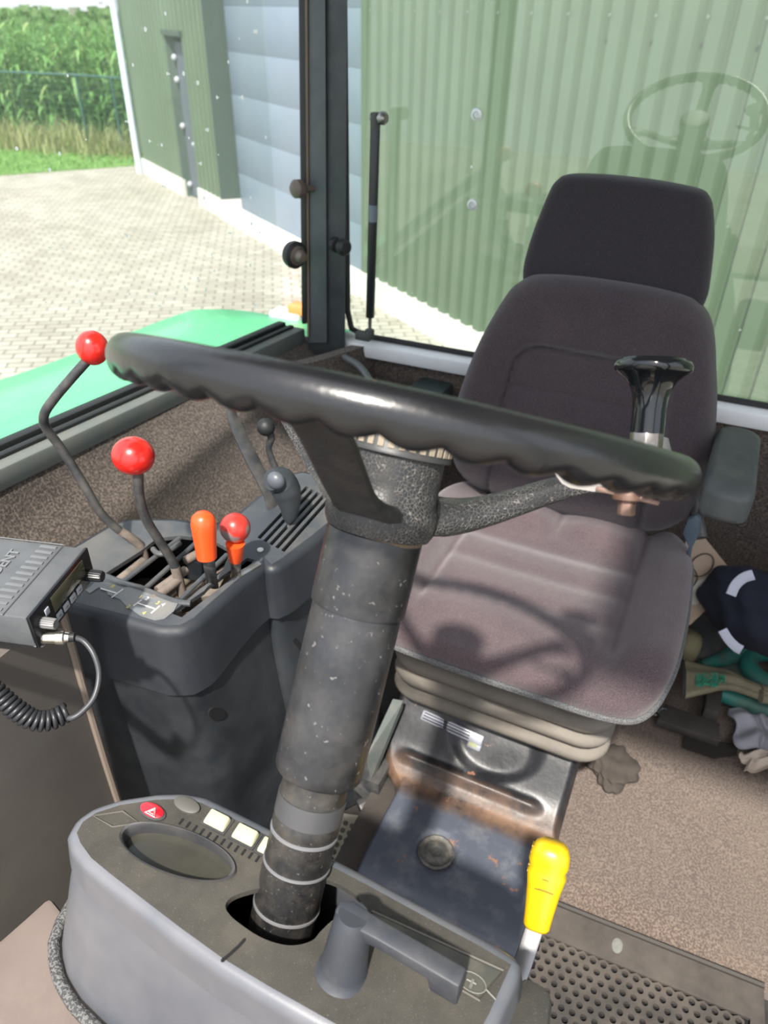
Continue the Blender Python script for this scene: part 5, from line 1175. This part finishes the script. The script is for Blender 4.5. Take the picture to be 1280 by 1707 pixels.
# glove
gl = thing('work_glove', 'beige work glove with green printing lying across the teal bracket', 'glove', at(1180, 1140, z=.08))
ge = [at(1140, 1102, z=.10), at(1175, 1112, z=.10), at(1212, 1120, z=.10), at(1245, 1136, z=.09), at(1285, 1152, z=.09)]
gf = [at(1142, 1163, z=.10), at(1175, 1155, z=.10), at(1212, 1148, z=.10), at(1250, 1158, z=.09), at(1285, 1172, z=.09)]
bm = newbm(); E_, F_ = spline(ge, 6), spline(gf, 6); rg = []
for a, b in zip(E_, F_):
    c = (a + b) / 2; h = (a - b) / 2; rg.append([c + h * math.cos(t) + V((0, 0, 1)) * (.013 * math.sin(t) + .003 * math.sin(5 * t)) for t in [2 * PI * k / 24 for k in range(24)]])
loft(bm, rg); obj('glove_body', bm, glove_m, gl, angle=70)
bm = newbm(); tube(bm, [p + V((0, 0, .0)) for p in [ge[0] + (gf[0] - ge[0]) * (k / 8) + V((-.004, 0, .012 * math.sin(PI * k / 8))) for k in range(9)]], .004, 8); obj('cuff_hem', bm, mat('dark_hem', (.05, .05, .04), .8), gl)
for k in range(3):
    bm = newbm(); tube(bm, [at(1268, 1150 + 7 * k, z=.10), at(1290, 1153 + 8 * k, z=.095), at(1310, 1160 + 8 * k, z=.09)], [.010, .009, .007], 10, smooth=4); obj('finger', bm, glove_m, gl, angle=70)
tdx = (at(1170, 1155, z=.115) - at(1170, 1115, z=.115)).normalized(); tdy = (at(1200, 1135, z=.115) - at(1170, 1133, z=.115)).normalized()
for s, x, sz_ in (('FLEX', 1164, .017), ('GEL', 1176, .022), ('WER', 1190, .020), ('SEC', 1203, .016)):
    Mt = frame(at(x, 1134 - (x - 1164) * .05, z=.1155), tdx, tdy); obj('printed_word', text_bm(s, sz_, Mt, .002, 0), green_ink, gl)
# rags
def rag(name, label, quad, m, seed, z=.03, amp=.012):
    random.seed(seed); ph = [random.uniform(0, 6) for _ in range(4)]; A, B, C_, D_ = [at(x, y, z=z) for x, y in quad]
    def f(u, v):
        p = A.lerp(B, u).lerp(D_.lerp(C_, u), v); e = .006 * math.sin(8 * v + ph[0]) + .005 * math.sin(9 * u + ph[1])
        return p + V((e, e, amp * (1 + math.sin(9 * u + 4 * v + ph[2]) * math.cos(7 * v - 5 * u + ph[3]))))
    bm = newbm(); slab(bm, f, 36, 36, (0, 0, -.004)); return tag(obj(name, bm, m, angle=70), label, 'cloth')
rag('grey_rag', 'crumpled light grey cloth below the teal bracket at right', [(1222, 1180), (1300, 1205), (1310, 1265), (1228, 1245)], rag_m, 5, .035)
rag('cream_rag', 'soiled cream cloth sticking out under the grey cloth', [(1226, 1262), (1300, 1258), (1300, 1290), (1242, 1284)], rag2_m, 9, .035, .010)
# dark floor parts under seat edge
bm = newbm(); prism(bm, [at(1108, 1172, z=.05), at(1200, 1205, z=.05), at(1200, 1235, z=.05), at(1095, 1200, z=.05)], (0, 0, -.02)); box(bm, at(1188, 1165, z=.06), (.03, .10, .03)); tag(obj('seat_rail', bm, mat('dirty_dark_steel', (.045, .042, .038), .6, dust=.4, ds=20, dcol=(.11, .095, .08)), bev=.003), 'dirty dark steel rail on the floor beside the seat', 'rail')
bm = newbm(); prism(bm, [at(1140, 1228, z=.031), at(1230, 1240, z=.031), at(1228, 1258, z=.031), at(1190, 1262, z=.031), at(1138, 1244, z=.031)], (0, 0, -.004)); tag(obj('carpet_offcut', bm, mat('dark_offcut', (.025, .021, .018), .95, bump=.6, bs=400)), 'dark flat carpet offcut below the grey cloth', 'offcut')
bm = newbm(); tube(bm, [at(1104, 1187, z=.04), at(1102, 1204, z=.035)], .006, 12); q = at(1106, 1186, z=.042); lathe(bm, [(.009, -.003), (.009, .003)], q, (at(1104, 1187, z=.04) - at(1102, 1204, z=.035)), 6); tag(obj('loose_bolt', bm, mat('zinc', (.42, .50, .53), .3, .6)), 'shiny zinc bolt lying under the seat corner', 'bolt')
bm = newbm(); tube(bm, [at(1031, 1194, z=.034) + V((.008 * math.cos(a), .008 * math.sin(a), 0)) for a in [2 * PI * k / 16 for k in range(16)]], .003, 6, closed=True); tag(obj('loose_nut', bm, MATS['zinc']), 'small shiny nut under the front of the seat', 'nut')
bm = newbm(); tube(bm, [at(1092, 1188, z=.034) + V((.007 * math.cos(a), .007 * math.sin(a), 0)) for a in [2 * PI * k / 16 for k in range(16)]], .0025, 6, closed=True); tag(obj('loose_washer', bm, steel), 'small dull washer left of the loose bolt', 'washer')
obj_ = cloth(at(1022, 1278, z=.035), .045, .05, .018, 21, .14); tag(obj('carpet_tuft', obj_, mat('dirt_tuft', (.06, .05, .042), .95, bump=.8, bs=300), angle=80), 'torn lump of dark carpet at the bellows corner', 'carpet lump')
